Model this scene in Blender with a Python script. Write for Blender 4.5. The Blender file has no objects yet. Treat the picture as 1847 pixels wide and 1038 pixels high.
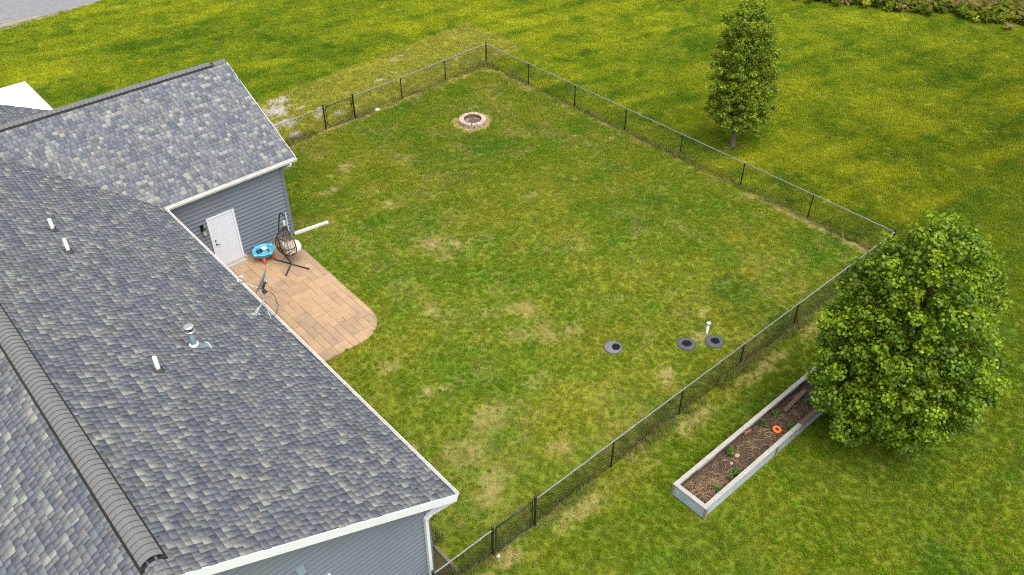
import bpy, math, random
import numpy as np
from mathutils import Vector, Matrix
random.seed(7)
rng = np.random.default_rng(11)
R = math.radians
SC = bpy.context.scene
COL = SC.collection

# ------------------------------------------------------------------ camera
YAW, PITCH, ROLL, CAMH, FPX = R(41.826), R(39.19), R(0.239), 19.227, 1542.436
_f = Vector((math.sin(YAW)*math.cos(PITCH), math.cos(YAW)*math.cos(PITCH), -math.sin(PITCH)))
_r = Vector((math.cos(YAW), -math.sin(YAW), 0)); _u = _r.cross(_f)
CR = math.cos(ROLL)*_r + math.sin(ROLL)*_u
CU = -math.sin(ROLL)*_r + math.cos(ROLL)*_u
cam = bpy.data.cameras.new('camera'); camo = bpy.data.objects.new('camera', cam); COL.objects.link(camo)
cam.sensor_width = 36; cam.lens = FPX/1847*36; cam.clip_end = 2000; cam.clip_start = .1
m = Matrix.Identity(4)
for i in range(3):
    m[i][0] = CR[i]; m[i][1] = CU[i]; m[i][2] = -_f[i]
m[2][3] = CAMH
camo.matrix_world = m
SC.camera = camo

# ------------------------------------------------------------------ sky, sun, exposure
SUN_EL, SUN_AZ = R(64), R(189)          # bright overcast, light from behind the camera
w = bpy.data.worlds.new('World'); SC.world = w; w.use_nodes = True
nt = w.node_tree; nt.nodes.clear()
sky = nt.nodes.new('ShaderNodeTexSky'); sky.sky_type = 'NISHITA'; sky.sun_disc = False
sky.sun_elevation = SUN_EL; sky.sun_rotation = SUN_AZ; sky.dust_density = 3.0
hs = nt.nodes.new('ShaderNodeHueSaturation'); hs.inputs['Saturation'].default_value = .3
bg = nt.nodes.new('ShaderNodeBackground'); bg.inputs['Strength'].default_value = .15
wo = nt.nodes.new('ShaderNodeOutputWorld')
nt.links.new(sky.outputs[0], hs.inputs['Color']); nt.links.new(hs.outputs[0], bg.inputs[0]); nt.links.new(bg.outputs[0], wo.inputs[0])
sl = bpy.data.lights.new('sun', 'SUN'); sl.energy = 1.1; sl.angle = R(60); sl.color = (1, .96, .9)
so = bpy.data.objects.new('sun', sl); COL.objects.link(so)
sd = Vector((math.sin(SUN_AZ)*math.cos(SUN_EL), math.cos(SUN_AZ)*math.cos(SUN_EL), math.sin(SUN_EL)))
so.rotation_euler = sd.to_track_quat('Z', 'Y').to_euler(); so.location = (0, 0, 60)
SC.view_settings.view_transform = 'Standard'; SC.view_settings.look = 'None'
SC.cycles.filter_width = 1.15
SC.cycles.use_denoising = False
SC.view_settings.exposure = 1.02; SC.view_settings.gamma = 1

# ------------------------------------------------------------------ numpy helpers
def px(P):
    d = np.asarray(P, float) - np.array([0, 0, CAMH])
    z = d @ np.array(_f)
    return np.stack([923.5 + FPX*(d @ np.array(CR))/z, 519 - FPX*(d @ np.array(CU))/z, z], -1)
def unpx(x, y, z=0.):
    d = _f*FPX + CR*(x-923.5) + CU*(519-y); o = Vector((0, 0, CAMH))
    return o + d*((z-CAMH)/d.z)
def vnoise(x, y, s, seed=0):
    x = np.asarray(x)/s + 1000.3*((seed*7) % 13); y = np.asarray(y)/s + 517.7*((seed*5) % 11)
    xi = np.floor(x).astype(np.int64); yi = np.floor(y).astype(np.int64)
    fx = x-xi; fy = y-yi; fx = fx*fx*(3-2*fx); fy = fy*fy*(3-2*fy)
    def h(a, b):
        n = (a*374761393 + b*668265263 + seed*982451653) & 0xffffffff
        n = ((n ^ (n >> 13))*1274126177) & 0xffffffff
        return ((n ^ (n >> 16)) & 0xffff)/65535.
    return (h(xi, yi)*(1-fx)+h(xi+1, yi)*fx)*(1-fy) + (h(xi, yi+1)*(1-fx)+h(xi+1, yi+1)*fx)*fy
def fbm(x, y, s, seed=0, o=4):
    t = 0; a = 1; k = 0
    for i in range(o):
        t = t + a*vnoise(x, y, s/2**i, seed+i*3); k += a; a *= .55
    return t/k
def sst(a, b, x): 
    t = np.clip((x-a)/(b-a), 0, 1); return t*t*(3-2*t)

# ------------------------------------------------------------------ materials
MATS = {}
def mat(name, col, rough=.7, metal=0., spec=.5, noise=0., nscale=20., bump=0., bscale=60., col2=None, coat=0., transl=0., vcol=None):
    if name in MATS: return MATS[name]
    M = bpy.data.materials.new(name); M.use_nodes = True; n = M.node_tree.nodes; L = M.node_tree.links
    b = n['Principled BSDF']
    b.inputs['Base Color'].default_value = (*col, 1); b.inputs['Roughness'].default_value = rough
    b.inputs['Metallic'].default_value = metal; b.inputs['Specular IOR Level'].default_value = spec
    b.inputs['Coat Weight'].default_value = coat
    src = None
    tc = n.new('ShaderNodeTexCoord')
    if vcol:
        a = n.new('ShaderNodeAttribute'); a.attribute_name = vcol; src = a.outputs['Color']
    if noise > 0:
        t = n.new('ShaderNodeTexNoise'); t.inputs['Scale'].default_value = nscale; t.inputs['Detail'].default_value = 6; t.inputs['Roughness'].default_value = .65
        L.new(tc.outputs['Object'], t.inputs['Vector'])
        rp = n.new('ShaderNodeMapRange'); rp.inputs['From Min'].default_value = .3; rp.inputs['From Max'].default_value = .7
        L.new(t.outputs['Fac'], rp.inputs['Value'])
        mx = n.new('ShaderNodeMix'); mx.data_type = 'RGBA'
        if src is not None:
            mx.blend_type = 'MULTIPLY'; mx.inputs['Factor'].default_value = noise
            L.new(src, mx.inputs[6])
            cb = n.new('ShaderNodeMapRange'); cb.inputs['To Min'].default_value = .35; cb.inputs['To Max'].default_value = 1.55
            L.new(rp.outputs[0], cb.inputs['Value']); L.new(cb.outputs[0], mx.inputs[7])
        else:
            c2 = col2 or tuple(c*(1-noise) for c in col)
            L.new(rp.outputs[0], mx.inputs[0]); mx.inputs[6].default_value = (*col, 1); mx.inputs[7].default_value = (*c2, 1)
        src = mx.outputs[2]
    if src is not None: L.new(src, b.inputs['Base Color'])
    if bump > 0:
        t2 = n.new('ShaderNodeTexNoise'); t2.inputs['Scale'].default_value = bscale; t2.inputs['Detail'].default_value = 5
        L.new(tc.outputs['Object'], t2.inputs['Vector'])
        bp = n.new('ShaderNodeBump'); bp.inputs['Strength'].default_value = bump; bp.inputs['Distance'].default_value = .02
        L.new(t2.outputs['Fac'], bp.inputs['Height']); L.new(bp.outputs[0], b.inputs['Normal'])
    if transl > 0:
        tr = n.new('ShaderNodeBsdfTranslucent'); ms = n.new('ShaderNodeMixShader'); ms.inputs[0].default_value = transl
        if src is not None: L.new(src, tr.inputs[0])
        else: tr.inputs[0].default_value = (*col, 1)
        L.new(b.outputs[0], ms.inputs[1]); L.new(tr.outputs[0], ms.inputs[2]); L.new(ms.outputs[0], n['Material Output'].inputs[0])
    MATS[name] = M
    return M
def foliage_mat(name, transl=.3, gloss=.0, instancer=True):
    M = bpy.data.materials.new(name); M.use_nodes = True; n = M.node_tree.nodes; L = M.node_tree.links; n.clear()
    a = n.new('ShaderNodeAttribute'); a.attribute_name = 'col'; a.attribute_type = 'INSTANCER' if instancer else 'GEOMETRY'
    g = n.new('ShaderNodeAttribute'); g.attribute_name = 'tone'
    mx = n.new('ShaderNodeMix'); mx.data_type = 'RGBA'; mx.blend_type = 'MULTIPLY'; mx.inputs[0].default_value = 1
    L.new(a.outputs['Color'], mx.inputs[6]); L.new(g.outputs['Color'], mx.inputs[7])
    d = n.new('ShaderNodeBsdfDiffuse'); t = n.new('ShaderNodeBsdfTranslucent'); ms = n.new('ShaderNodeMixShader'); ms.inputs[0].default_value = transl
    L.new(mx.outputs[2], d.inputs[0]); L.new(mx.outputs[2], t.inputs[0]); L.new(d.outputs[0], ms.inputs[1]); L.new(t.outputs[0], ms.inputs[2])
    out = ms.outputs[0]
    if gloss > 0:
        gl = n.new('ShaderNodeBsdfGlossy'); gl.inputs['Roughness'].default_value = .45; gl.inputs['Color'].default_value = (1, 1, 1, 1)
        m2 = n.new('ShaderNodeMixShader'); m2.inputs[0].default_value = gloss
        L.new(out, m2.inputs[1]); L.new(gl.outputs[0], m2.inputs[2]); out = m2.outputs[0]
    o = n.new('ShaderNodeOutputMaterial'); L.new(out, o.inputs[0])
    return M

# ------------------------------------------------------------------ object helpers
ORG = {}
def tag(o, label=None, cat=None, group=None, kind=None):
    if label: o['label'] = label
    if cat: o['category'] = cat
    if group: o['group'] = group
    if kind: o['kind'] = kind
    return o
def thing(name, label, cat, loc, group=None):
    o = bpy.data.objects.new(name, None); COL.objects.link(o); o.location = loc; o.empty_display_size = .2
    ORG[o.name] = Vector(loc); return tag(o, label, cat, group)
def link(name, me, parent=None, loc=None, rot=None, scale=None):
    """link a mesh whose own coordinates are world (loc None) or local to world position loc"""
    o = bpy.data.objects.new(name, me); COL.objects.link(o)
    og = ORG[parent.name] if parent else Vector((0, 0, 0))
    o.parent = parent
    o.location = (Vector(loc) if loc is not None else Vector((0, 0, 0))) - og
    if rot is not None: o.rotation_euler = rot
    if scale is not None: o.scale = scale
    ORG[o.name] = og + Vector(o.location) if False else (Vector(loc) if loc is not None else Vector((0, 0, 0)))
    return o
class MB:
    def __init__(s): s.v = []; s.f = []
    def add(s, vs, fs):
        b = len(s.v); s.v += [tuple(v) for v in vs]; s.f += [tuple(i+b for i in f) for f in fs]; return s
    def box(s, x0, x1, y0, y1, z0, z1, M=None):
        vs = [Vector((x, y, z)) for z in (z0, z1) for y in (y0, y1) for x in (x0, x1)]
        if M is not None: vs = [M @ v for v in vs]
        return s.add(vs, [(0, 2, 3, 1), (4, 5, 7, 6), (0, 1, 5, 4), (2, 6, 7, 3), (0, 4, 6, 2), (1, 3, 7, 5)])
    def tube(s, pts, r, n=8, cap=True, closed=False):
        pts = [Vector(p) for p in pts]; rs = r if isinstance(r, (list, tuple)) else [r]*len(pts)
        N = len(pts); rings = []
        up = None
        for i, p in enumerate(pts):
            if closed: t = pts[(i+1) % N]-pts[i-1]
            else: t = pts[min(i+1, N-1)]-pts[max(i-1, 0)]
            t.normalize()
            if up is None:
                up = Vector((0, 0, 1)) if abs(t.z) < .9 else Vector((1, 0, 0))
            a = t.cross(up)
            if a.length < 1e-4: a = t.cross(Vector((0.3, 1, .2)))
            a.normalize(); b = a.cross(t); up = b
            rings.append([p + (a*math.cos(k*2*math.pi/n)+b*math.sin(k*2*math.pi/n))*rs[i] for k in range(n)])
        vs = [v for rg in rings for v in rg]; fs = []
        M = N if closed else N-1
        for i in range(M):
            j = (i+1) % N
            for k in range(n): fs.append((i*n+k, j*n+k, j*n+(k+1) % n, i*n+(k+1) % n)[::-1])
        if cap and not closed:
            fs.append(tuple(range(n))); fs.append(tuple(range((N-1)*n, N*n))[::-1])
        return s.add(vs, fs)
    def lathe(s, prof, c=(0, 0, 0), n=24, sx=1, sy=1, M=None):
        vs = []; fs = []
        for r, z in prof:
            for k in range(n):
                a = 2*math.pi*k/n; v = Vector((r*math.cos(a)*sx, r*math.sin(a)*sy, z))
                if M is not None: v = M @ v
                vs.append(v+Vector(c))
        for i in range(len(prof)-1):
            for k in range(n): fs.append((i*n+k, i*n+(k+1) % n, (i+1)*n+(k+1) % n, (i+1)*n+k))
        return s.add(vs, fs)
    def prism(s, poly, z0, z1):
        n = len(poly); vs = [(x, y, z0) for x, y in poly]+[(x, y, z1) for x, y in poly]
        return s.add(vs, [tuple(range(n))[::-1], tuple(range(n, 2*n))]+[(i, (i+1) % n, n+(i+1) % n, n+i) for i in range(n)])
    def extr(s, pts, vec):
        n = len(pts); v = Vector(vec); a = [Vector(p) for p in pts]
        return s.add(a+[p+v for p in a], [tuple(range(n))[::-1], tuple(range(n, 2*n))]+[(i, (i+1) % n, n+(i+1) % n, n+i) for i in range(n)])
    def mesh(s, name, mt=None, smooth=False, org=None):
        me = bpy.data.meshes.new(name)
        vs = s.v
        if org is not None: vs = [(v[0]-org[0], v[1]-org[1], v[2]-org[2]) for v in vs]
        me.from_pydata(vs, [], s.f); me.update()
        if mt: me.materials.append(mt)
        if smooth: me.polygons.foreach_set('use_smooth', [True]*len(me.polygons))
        return me
    def build(s, name, mt, parent=None, smooth=False, bevel=0):
        """vertices are in world coordinates; the object sits at its parent's origin"""
        og = ORG[parent.name] if parent else None
        if og is None:
            c = np.array(s.v); og = Vector((c[:, 0].mean(), c[:, 1].mean(), c[:, 2].min()))
        o = link(name, s.mesh(name, mt, smooth, og), parent, og)
        if bevel:
            md = o.modifiers.new('bevel', 'BEVEL'); md.width = bevel; md.segments = 2; md.limit_method = 'ANGLE'
        return o
def npmesh(name, V, F, mt=None, smooth=False):
    """V (n,3), F (m,k) constant k"""
    me = bpy.data.meshes.new(name); V = np.ascontiguousarray(V, np.float32); F = np.ascontiguousarray(F, np.int32)
    k = F.shape[1]
    me.vertices.add(len(V)); me.vertices.foreach_set('co', V.ravel())
    me.loops.add(F.size); me.loops.foreach_set('vertex_index', F.ravel())
    me.polygons.add(len(F)); me.polygons.foreach_set('loop_start', np.arange(0, F.size, k, dtype=np.int32))
    if smooth: me.polygons.foreach_set('use_smooth', np.ones(len(F), bool))
    me.update(calc_edges=True); me.validate()
    if mt: me.materials.append(mt)
    return me
def fattr(me, name, cols, dom='FACE'):
    a = me.attributes.new(name, 'FLOAT_COLOR', dom); c = np.ones((len(cols), 4), np.float32); c[:, :3] = cols
    a.data.foreach_set('color', c.ravel())
def struct(o): o['kind'] = 'structure'; return o
def rotz(a, loc=(0, 0, 0)): return Matrix.Translation(loc) @ Matrix.Rotation(a, 4, 'Z')

# ------------------------------------------------------------------ key plan positions
ROOF_S = .5
RX, RZ = .985, 6.56            # main ridge
EX = 7.02                      # main shingle edge (east)
Y0, Y1 = 9.70, 33.75           # main rake edges
GY, GZ = 29.36, 5.72           # garage ridge
GE = 25.0                      # garage shingle edge (south)
GX = 11.95                     # garage rake edge
def zmain(x): return RZ - ROOF_S*abs(x-RX)
def zgar(y): return GZ - ROOF_S*abs(y-GY)
A = Vector((26.988, 32.252, 0))
dR = Vector((math.sin(R(1.042)), -math.cos(R(1.042)), 0)); dL = Vector((-math.cos(R(2.961)), -math.sin(R(2.961)), 0)); dN = Vector((-1, 0.0014, 0))
CNR = A + dR*22.572

# ================================================================== GROUND
def inpoly_patio(x, y): return (x < 11.36) & (x > 6) & (y > 18.7) & (y < 25.4)
FX = lambda y: A.x + (32.252-y)*math.tan(R(1.042))          # right fence x at y
FYL = lambda x: A.y - (A.x-x)*math.tan(R(2.961))            # left fence y at x
def near_blob(x, y, cx, cy, rx, ry, ang=0., seed=0):
    c, s = math.cos(ang), math.sin(ang); dx = x-cx; dy = y-cy
    u = (dx*c+dy*s)/rx; v = (-dx*s+dy*c)/ry
    d = np.sqrt(u*u+v*v) + 1.6*(fbm(x, y, .6, 40+seed, 4)-.5)
    return sst(1.15, .2, d)
DRY = [  # x, y, rx, ry, ang, strength
 (16.05, 28.5, 1.1, .45, .3, .8), (15.6, 20.8, 1.5, .8, -.6, .75), (15.2, 21.6, .8, .5, -.6, .8), (16.4, 10.9, .55, .4, .5, 1), (10.28, 15.54, .5, .32, 0, 1),
 (10.98, 15.18, .28, .22, 0, .9), (19.8, 12.2, .35, .3, 0, .9), (9.87, 12.8, .9, .7, 0, .6), (9.5, 11.4, .8, .5, .4, .7), (21.7, 16.8, .4, .25, 0, .6),
 (26.3, 22.6, .5, .3, 0, .9), (26.6, 31.7, .9, .35, -.8, .9), (25.2, 31.9, .5, .25, 0, .8), (23.3, 29.1, .4, .25, 0, .8), (14.9, 15.1, 1.6, .6, -.7, .5),
 (12.1, 11.2, .5, .4, 0, .7), (15, 16.6, 1.4, .5, -.7, .5), (15.5, 24.8, .9, .4, -.6, .5), (17, 20.4, .8, .5, 0, .5), (8.6, 14.2, .8, .5, 0, .6), (11.2, 13.4, .7, .5, .8, .5),
 (13.2, 13.6, .6, .4, 0, .5), (17.6, 14.6, .7, .4, .3, .5), (20.2, 21.5, .8, .35, .2, .45), (14.3, 27.2, .7, .3, 0, .5), (18.3, 27.4, .6, .3, .4, .45), (22.6, 24.2, .8, .3, .2, .35),
 (19.2, 17.6, 1.0, .35, -.5, .45), (13.0, 18.2, .7, .5, -.7, .6), (10.2, 17.2, .5, .3, 0, .5), (29.82, 18.55, .75, .5, 0, .95), (8.3, 9.5, .9, .35, 0, .8), (18.7, 11.5, .5, .4, 0, .7),
 (13.3, 9.0, .6, .2, 0, .6), (17.2, 12.5, .7, .3, .5, .5), (19.6, 9.1, .9, .3, 0, .8)]
def dryness(x, y):
    d = np.zeros(np.shape(x))
    for i, (cx, cy, rx, ry, an, st) in enumerate(DRY): d = np.maximum(d, 1.0*st*near_blob(x, y, cx, cy, rx, ry, an, i)*(.35+.65*sst(.35, .6, fbm(x, y, .35, 140+i, 3))))
    pr = np.hypot(x-22.45, y-27.88)                        # ring of worn grass round the fire pit
    d = np.maximum(d, .95*sst(1.02, .78, pr + .35*(fbm(x, y, .6, 4)-.5)))
    inx = (x > 6.3) & (x < 27.4)                            # dry strip along the outside of the near fence
    d = np.maximum(d, np.where(inx, .5*sst(.42, .1, np.abs(y-9.32) + .55*(fbm(x, y, .9, 9)-.5))*sst(.3, .55, fbm(x, y, 1.6, 21)), 0))
    d = np.maximum(d, np.where((y > 9.7) & (y < 32.3), .7*sst(.38, .05, np.abs(x-FX(y)+.18) + .5*(fbm(x, y, .8, 12)-.5))*sst(.3, .6, fbm(x, y, 1.8, 24)), 0))
    d = np.maximum(d, np.where((x > 12) & (x < 27), .6*sst(.35, .05, np.abs(y-FYL(x)+.1) + .5*(fbm(x, y, .8, 15)-.5)), 0))
    return np.clip(d, 0, 1)
def gravelness(x, y):
    g = near_blob(x, y, 15.9, 34.9, 1.0, .9, .3, 71)
    for i, (cx, cy, r) in enumerate([(16.7, 35.7, .6), (16.0, 33.6, .8), (17.1, 34.4, .45), (17.7, 33.6, .5), (17.4, 33.2, .4), (15.2, 34.0, 1.0), (14.2, 34.6, 1.2), (18.3, 32.8, .5), (21.8, 34.4, .35), (22.8, 34.6, .3), (23.6, 35.8, .4), (25.5, 33.4, .3), (24.3, 36.1, .3), (26.3, 33.9, .3)]):
        g = np.maximum(g, (.95 if i < 7 else .6)*near_blob(x, y, cx, cy, r, r*.7, .3*i, 80+i))
    return np.clip(g, 0, 1)
def newlawn(x, y):   # seeded, thinner and yellower strip behind the fence
    t = (x-17.19)/(29.29-17.19); yl = 36.37+(37.26-36.37)*t
    return (sst(yl+.05, yl-.06, y + .15*(fbm(x, y, .7, 33)-.5))*(y > FYL(x))*sst(30.1, 29.8, x)*(x > 11.5))
def lawn_color(x, y):
    """base colour of the living grass (linear)"""
    inside = ((y > 9.7) & (x < FX(y)) & (y < FYL(x))).astype(float)
    south = (y <= 9.7).astype(float)
    n1 = fbm(x, y, 3.2, 1); n2 = fbm(x, y, .75, 5, 3); n3 = fbm(x, y, .28, 8, 2)
    a = R(-12); u = x*math.cos(a)+y*math.sin(a); v = -x*math.sin(a)+y*math.cos(a)
    st = fbm(u/7, v, .7, 13, 3)                            # mowing streaks
    t = n1*.40+n2*.36+n3*.12+st*.34*(1-inside*.6)+.5*.6*.34*inside-.11
    t = np.clip((t-.5)*2.5+.5, 0, 1)[..., None]
    G = np.array([.098, .192, .012]); Y = np.array([.355, .395, .020]); K = np.array([.06, .12, .006]); O = np.array([.262, .275, .026])
    out = G*(1-t)*.95 + Y*1.0*t
    ins = (G*1.05*(1-t) + O*1.0*t)
    sou = (G*.9*(1-t) + np.array([.195, .228, .014])*t)
    w_in = inside[..., None]; w_s = south[..., None]
    c = out*(1-w_in)*(1-w_s) + ins*w_in + sou*w_s*(1-w_in)
    far = sst(24, 8, y)*(1-inside)*(1-south)               # right-hand meadow turns olive towards the camera
    c = c*(1-far[..., None]*.28)
    lush = inside*near_blob(x, y, 19.9, 25.6, 2.8, 2.2, 0, 91)*.5
    lush = np.maximum(lush, inside*sst(.66, .8, fbm(x, y, 2.2, 61))*.7)
    c = c*(1-lush[..., None]) + np.array([.085, .175, .02])*lush[..., None]
    nl = (newlawn(x, y)*.5)[..., None]
    c = c*(1-nl) + np.array([.37, .33, .06])*nl
    k = sst(.62, .8, n3*.5+n2*.5)[..., None]*.55
    return (c*(1-k)+K*1.3*k)*np.array([1.17, 1.12, 1.1])
STRAW = np.array([.50, .39, .15]); SOIL = np.array([.22, .155, .085])
def grid_coords(lo, hi, step, far): return np.concatenate([[-far, -far/3, lo-12], np.arange(lo, hi+1e-6, step), [hi+12, far/3+hi, far+hi]])
xs = grid_coords(-2., 70., .22, 420.); ys = grid_coords(-12., 64., .22, 420.)
GXX, GYY = np.meshgrid(xs, ys); nx, ny = len(xs), len(ys)
def gz(x, y):
    flat = np.maximum(sst(8.2, 7.6, x)*1., inpoly_patio(x, y)*1.)
    return (.018*(fbm(x, y, 1.1, 3, 3)-.5))*(1-flat) - .006
Vg = np.stack([GXX.ravel(), GYY.ravel(), gz(GXX, GYY).ravel()], 1)
ii = (np.arange(ny-1)[:, None]*nx + np.arange(nx-1)[None]).ravel()
Fg = np.stack([ii, ii+1, ii+nx+1, ii+nx], 1)
lawn_m = mat('lawn_soil_and_thatch', (.1, .1, .02), rough=.95, spec=.1, vcol='gcol', noise=.85, nscale=38, bump=.8, bscale=45)
gme = npmesh('ground', Vg, Fg, lawn_m, True)
lc = lawn_color(Vg[:, 0], Vg[:, 1])*.78 + np.array([.018, .016, .004])
dd = dryness(Vg[:, 0], Vg[:, 1])[:, None]; gg = gravelness(Vg[:, 0], Vg[:, 1])[:, None]
gc = lc*(1-dd)+(STRAW*.55+SOIL*.45)*dd
gc = gc*(1-gg*.8)+np.array([.33, .28, .22])*gg*.8
fattr(gme, 'gcol', gc, 'POINT')
ground = struct(link('ground', gme))

# ---------------- road, kerbless gravel edge, driveway
asph = mat('worn_asphalt', (.17, .17, .18), rough=.9, noise=.35, nscale=3, bump=.3, bscale=90, col2=(.23, .225, .23))
MB().extr([(-80, 53.55, .012), (9.45, 53.95, .012), (15.6, 54.36, .012), (80, 58.2, .012), (80, 66, .012), (-80, 61, .012)], (0, 0, .008)).build('road', asph)['kind'] = 'structure'
conc = mat('pale_concrete', (.80, .79, .76), rough=.85, noise=.06, nscale=4, bump=.15, bscale=120)
dw = MB()
for (a, b, c, d) in [(-4.5, 2.2, 33.0, 38.9), (2.212, 8.25, 33.0, 38.9), (-4.5, 2.2, 38.912, 45.9), (2.212, 8.25, 38.912, 45.9), (-4.5, 2.2, 45.912, 53.6)]:
    dw.box(a, b, c, d, -.05, .07)
o = dw.build('driveway', conc, bevel=.01); struct(o)
# gravelly shoulder of the road: loose sandy patches
sand = mat('sandy_gravel', (.36, .30, .19), rough=.95, noise=.4, nscale=12, bump=.5, bscale=70)
sm = MB()
for i in range(26):
    t = random.random()**.8; x = 6+t*14; y = 53.95+(x-9.45)*.066+random.uniform(-.35, .25)
    if i > 19: y += random.uniform(.5, 1.6)
    n = 12; a0 = random.random()*6
    pl = [(x+random.uniform(.6, 1)*(1.1 if i < 20 else .45)*math.cos(k*2*math.pi/n)*random.uniform(.75, 1.2), y+random.uniform(.7, 1)*.14*math.sin(k*2*math.pi/n)*random.uniform(.7, 1.4)) for k in range(n)]
    sm.prism(pl, .005, .0225+i*.0004)
tag(sm.build('sand', sand), 'patchy tan sand and gravel along the edge of the grey road', 'sand', kind='stuff')

# ================================================================== HOUSE
house = thing('house', 'grey-blue lap-sided house with slate-grey shingle roof and white gutters', 'house', (3, 18, 0))
m_side = mat('slate_blue_vinyl_siding', (.145, .167, .197), rough=.55, noise=.10, nscale=3)
m_trim = mat('white_aluminium_trim', (.68, .69, .71), rough=.4, noise=.05, nscale=2)
m_soff = mat('white_soffit', (.7, .7, .7), rough=.6)
m_found = mat('concrete_foundation', (.42, .36, .25), rough=.9, noise=.25, nscale=6, bump=.3)
m_deck = mat('roof_underlayment', (.06, .06, .065), rough=.95)
m_black = mat('black_plastic', (.012, .012, .014), rough=.5)
WX, WS = 6.52, 10.18           # main east wall / south gable wall
GW, GEW = 25.29, 11.47         # garage south wall / east wall
WWX = 2*RX-WX; NW = Y1-.35; GNW = 2*GY-GW
# -- walls (backing) and their siding boards
def unit_board():
    b = MB(); h = .158
    pr = [(-.001, 0), (-.036, 0), (-.036, .004), (-.014, .058), (-.009, .075), (-.002, h)]; n = len(pr)
    b.add([(0, y, z) for y, z in pr]+[(1, y, z) for y, z in pr], [(i, i+1, n+i+1, n+i)[::-1] for i in range(n-1)]+[tuple(range(n)), tuple(range(n, 2*n))[::-1]])
    return b.mesh('siding_board', m_side)
UB = unit_board()
def siding(wall, p0, ang, lenf, z0, z1, holes=()):
    """boards along local +x from p0 with rotation ang; lenf(z)->(a,b) extents"""
    z = z0
    while z < z1-.02:
        a, b = lenf(z+.158); segs = [(a, b)]
        for (h0, h1, hz0, hz1) in holes:
            if z+.158 > hz0+.004 and z < hz1-.004:
                segs = [t for (p, q) in segs for t in ((p, min(q, h0)), (max(p, h1), q)) if t[1]-t[0] > .02]
        for a, b in segs:
            if b-a > .03:
                c, s = math.cos(ang), math.sin(ang)
                link('siding_board', UB, wall, (p0[0]+a*c, p0[1]+a*s, z), (0, 0, ang), (b-a, 1, 1))
        z += .158
FZ = .28
topS = lambda x: zmain(x)-.16
wl = MB().extr([(WWX, WS, FZ), (WX, WS, FZ), (WX, WS, topS(WX)), (RX, WS, topS(RX)), (WWX, WS, topS(WWX))], (0, .12, 0)).build('wall', m_side, house)
siding(wl, (WWX, WS), 0, lambda z: (max(.0, (z-topS(WWX))/ROOF_S), (WX-WWX)-max(0, (z-topS(WX))/ROOF_S)), FZ, topS(RX)-.1, [(3.05-WWX, 3.95-WWX, 1.75, 3.10)])
wl = MB().box(WX-.12, WX, WS+.122, GW+.2, FZ, topS(WX)-.0).build('wall', m_side, house)
siding(wl, (WX, WS+.03), R(90), lambda z: (0, GW-WS-.03), FZ, topS(WX)-.05)
gtop = zgar(GW)-.16
wl = MB().box(WX+.002, GEW, GW, GW+.12, FZ, gtop).build('wall', m_side, house)
siding(wl, (WX, GW), 0, lambda z: (.02, GEW-WX-.07), FZ, gtop-.03, [(8.36-WX, 9.40-WX, 0, 2.32)])
tG = lambda y: zgar(y)-.16
wl = MB().extr([(GEW, GW+.122, FZ), (GEW, GNW, FZ), (GEW, GNW, tG(GNW)), (GEW, GY, tG(GY)), (GEW, GW+.122, tG(GW+.122))], (-.12, 0, 0)).build('wall', m_side, house)
siding(wl, (GEW, GW), R(90), lambda z: (.07+max(0, (z-tG(GW))/ROOF_S), (GNW-GW)-max(0, (z-tG(GW))/ROOF_S)), FZ, tG(GY)-.1)
MB().box(2.5, GEW-.121, GNW-.12, GNW, FZ, gtop).build('wall', m_side, house)
MB().box(WWX, WWX+.12, WS+.122, NW-.122, FZ, topS(WX)).build('wall', m_side, house)
MB().extr([(WWX, NW, FZ), (WX, NW, FZ), (WX, NW, topS(WX)), (RX, NW, topS(RX)), (WWX, NW, topS(WWX))], (0, -.12, 0)).build('wall', m_side, house)
MB().box(WWX+.02, WX-.02, WS+.02, NW-.02, -.05, FZ-.002).box(WX-.022, GEW-.02, GW+.02, GNW-.02, -.05, FZ-.004).build('foundation', m_found, house)
for (x, y) in [(WX, WS), (GEW, GW)]:
    MB().box(x-.085, x+.040, y-.040, y+.085, FZ+.004, (topS(WX) if y < 20 else gtop)-.004).build('corner_post', m_side, house)
# soffits
MB().box(WX+.001, EX-.03, Y0+.03, GE-.05, topS(WX)-.10, topS(WX)-.085).build('soffit', m_soff, house)
MB().box(WX+.3, GX-.03, GE+.03, GW-.018, gtop-.07, gtop-.055).build('soffit', m_soff, house)

# -- roof decks
def deck(pts): return MB().extr(pts, (0, 0, -.11))
roof = MB()
roof.extr([(EX-.05, Y0+.01, zmain(EX-.05)-.012), (EX-.05, Y1-.01, zmain(EX-.05)-.012), (RX, Y1-.01, RZ-.012), (RX, Y0+.01, RZ-.012)], (0, 0, -.09))
WEX = 2*RX-EX
roof.extr([(RX-.002, Y0+.01, RZ-.012), (RX-.002, Y1-.01, RZ-.012), (WEX+.01, Y1-.01, zmain(WEX+.01)-.012), (WEX+.01, Y0+.01, zmain(WEX+.01)-.012)], (0, 0, -.09))
roof = roof.build('roof', m_deck, house)
gxl = RX+(RZ-GZ)/ROOF_S-.3
groof = MB()
NE = 2*GY-GE
groof.extr([(4.0, GE+.05, zgar(GE+.05)-.012), (GX-.01, GE+.05, zgar(GE+.05)-.012), (GX-.01, GY, GZ-.012), (gxl, GY, GZ-.012)], (0, 0, -.09))
groof.extr([(gxl, GY+.002, GZ-.012), (GX-.01, GY+.002, GZ-.012), (GX-.01, NE-.01, zgar(GE)-.012), (4.0, NE-.01, zgar(GE)-.012)], (0, 0, -.09))
groof = groof.build('roof', m_deck, house)

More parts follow.
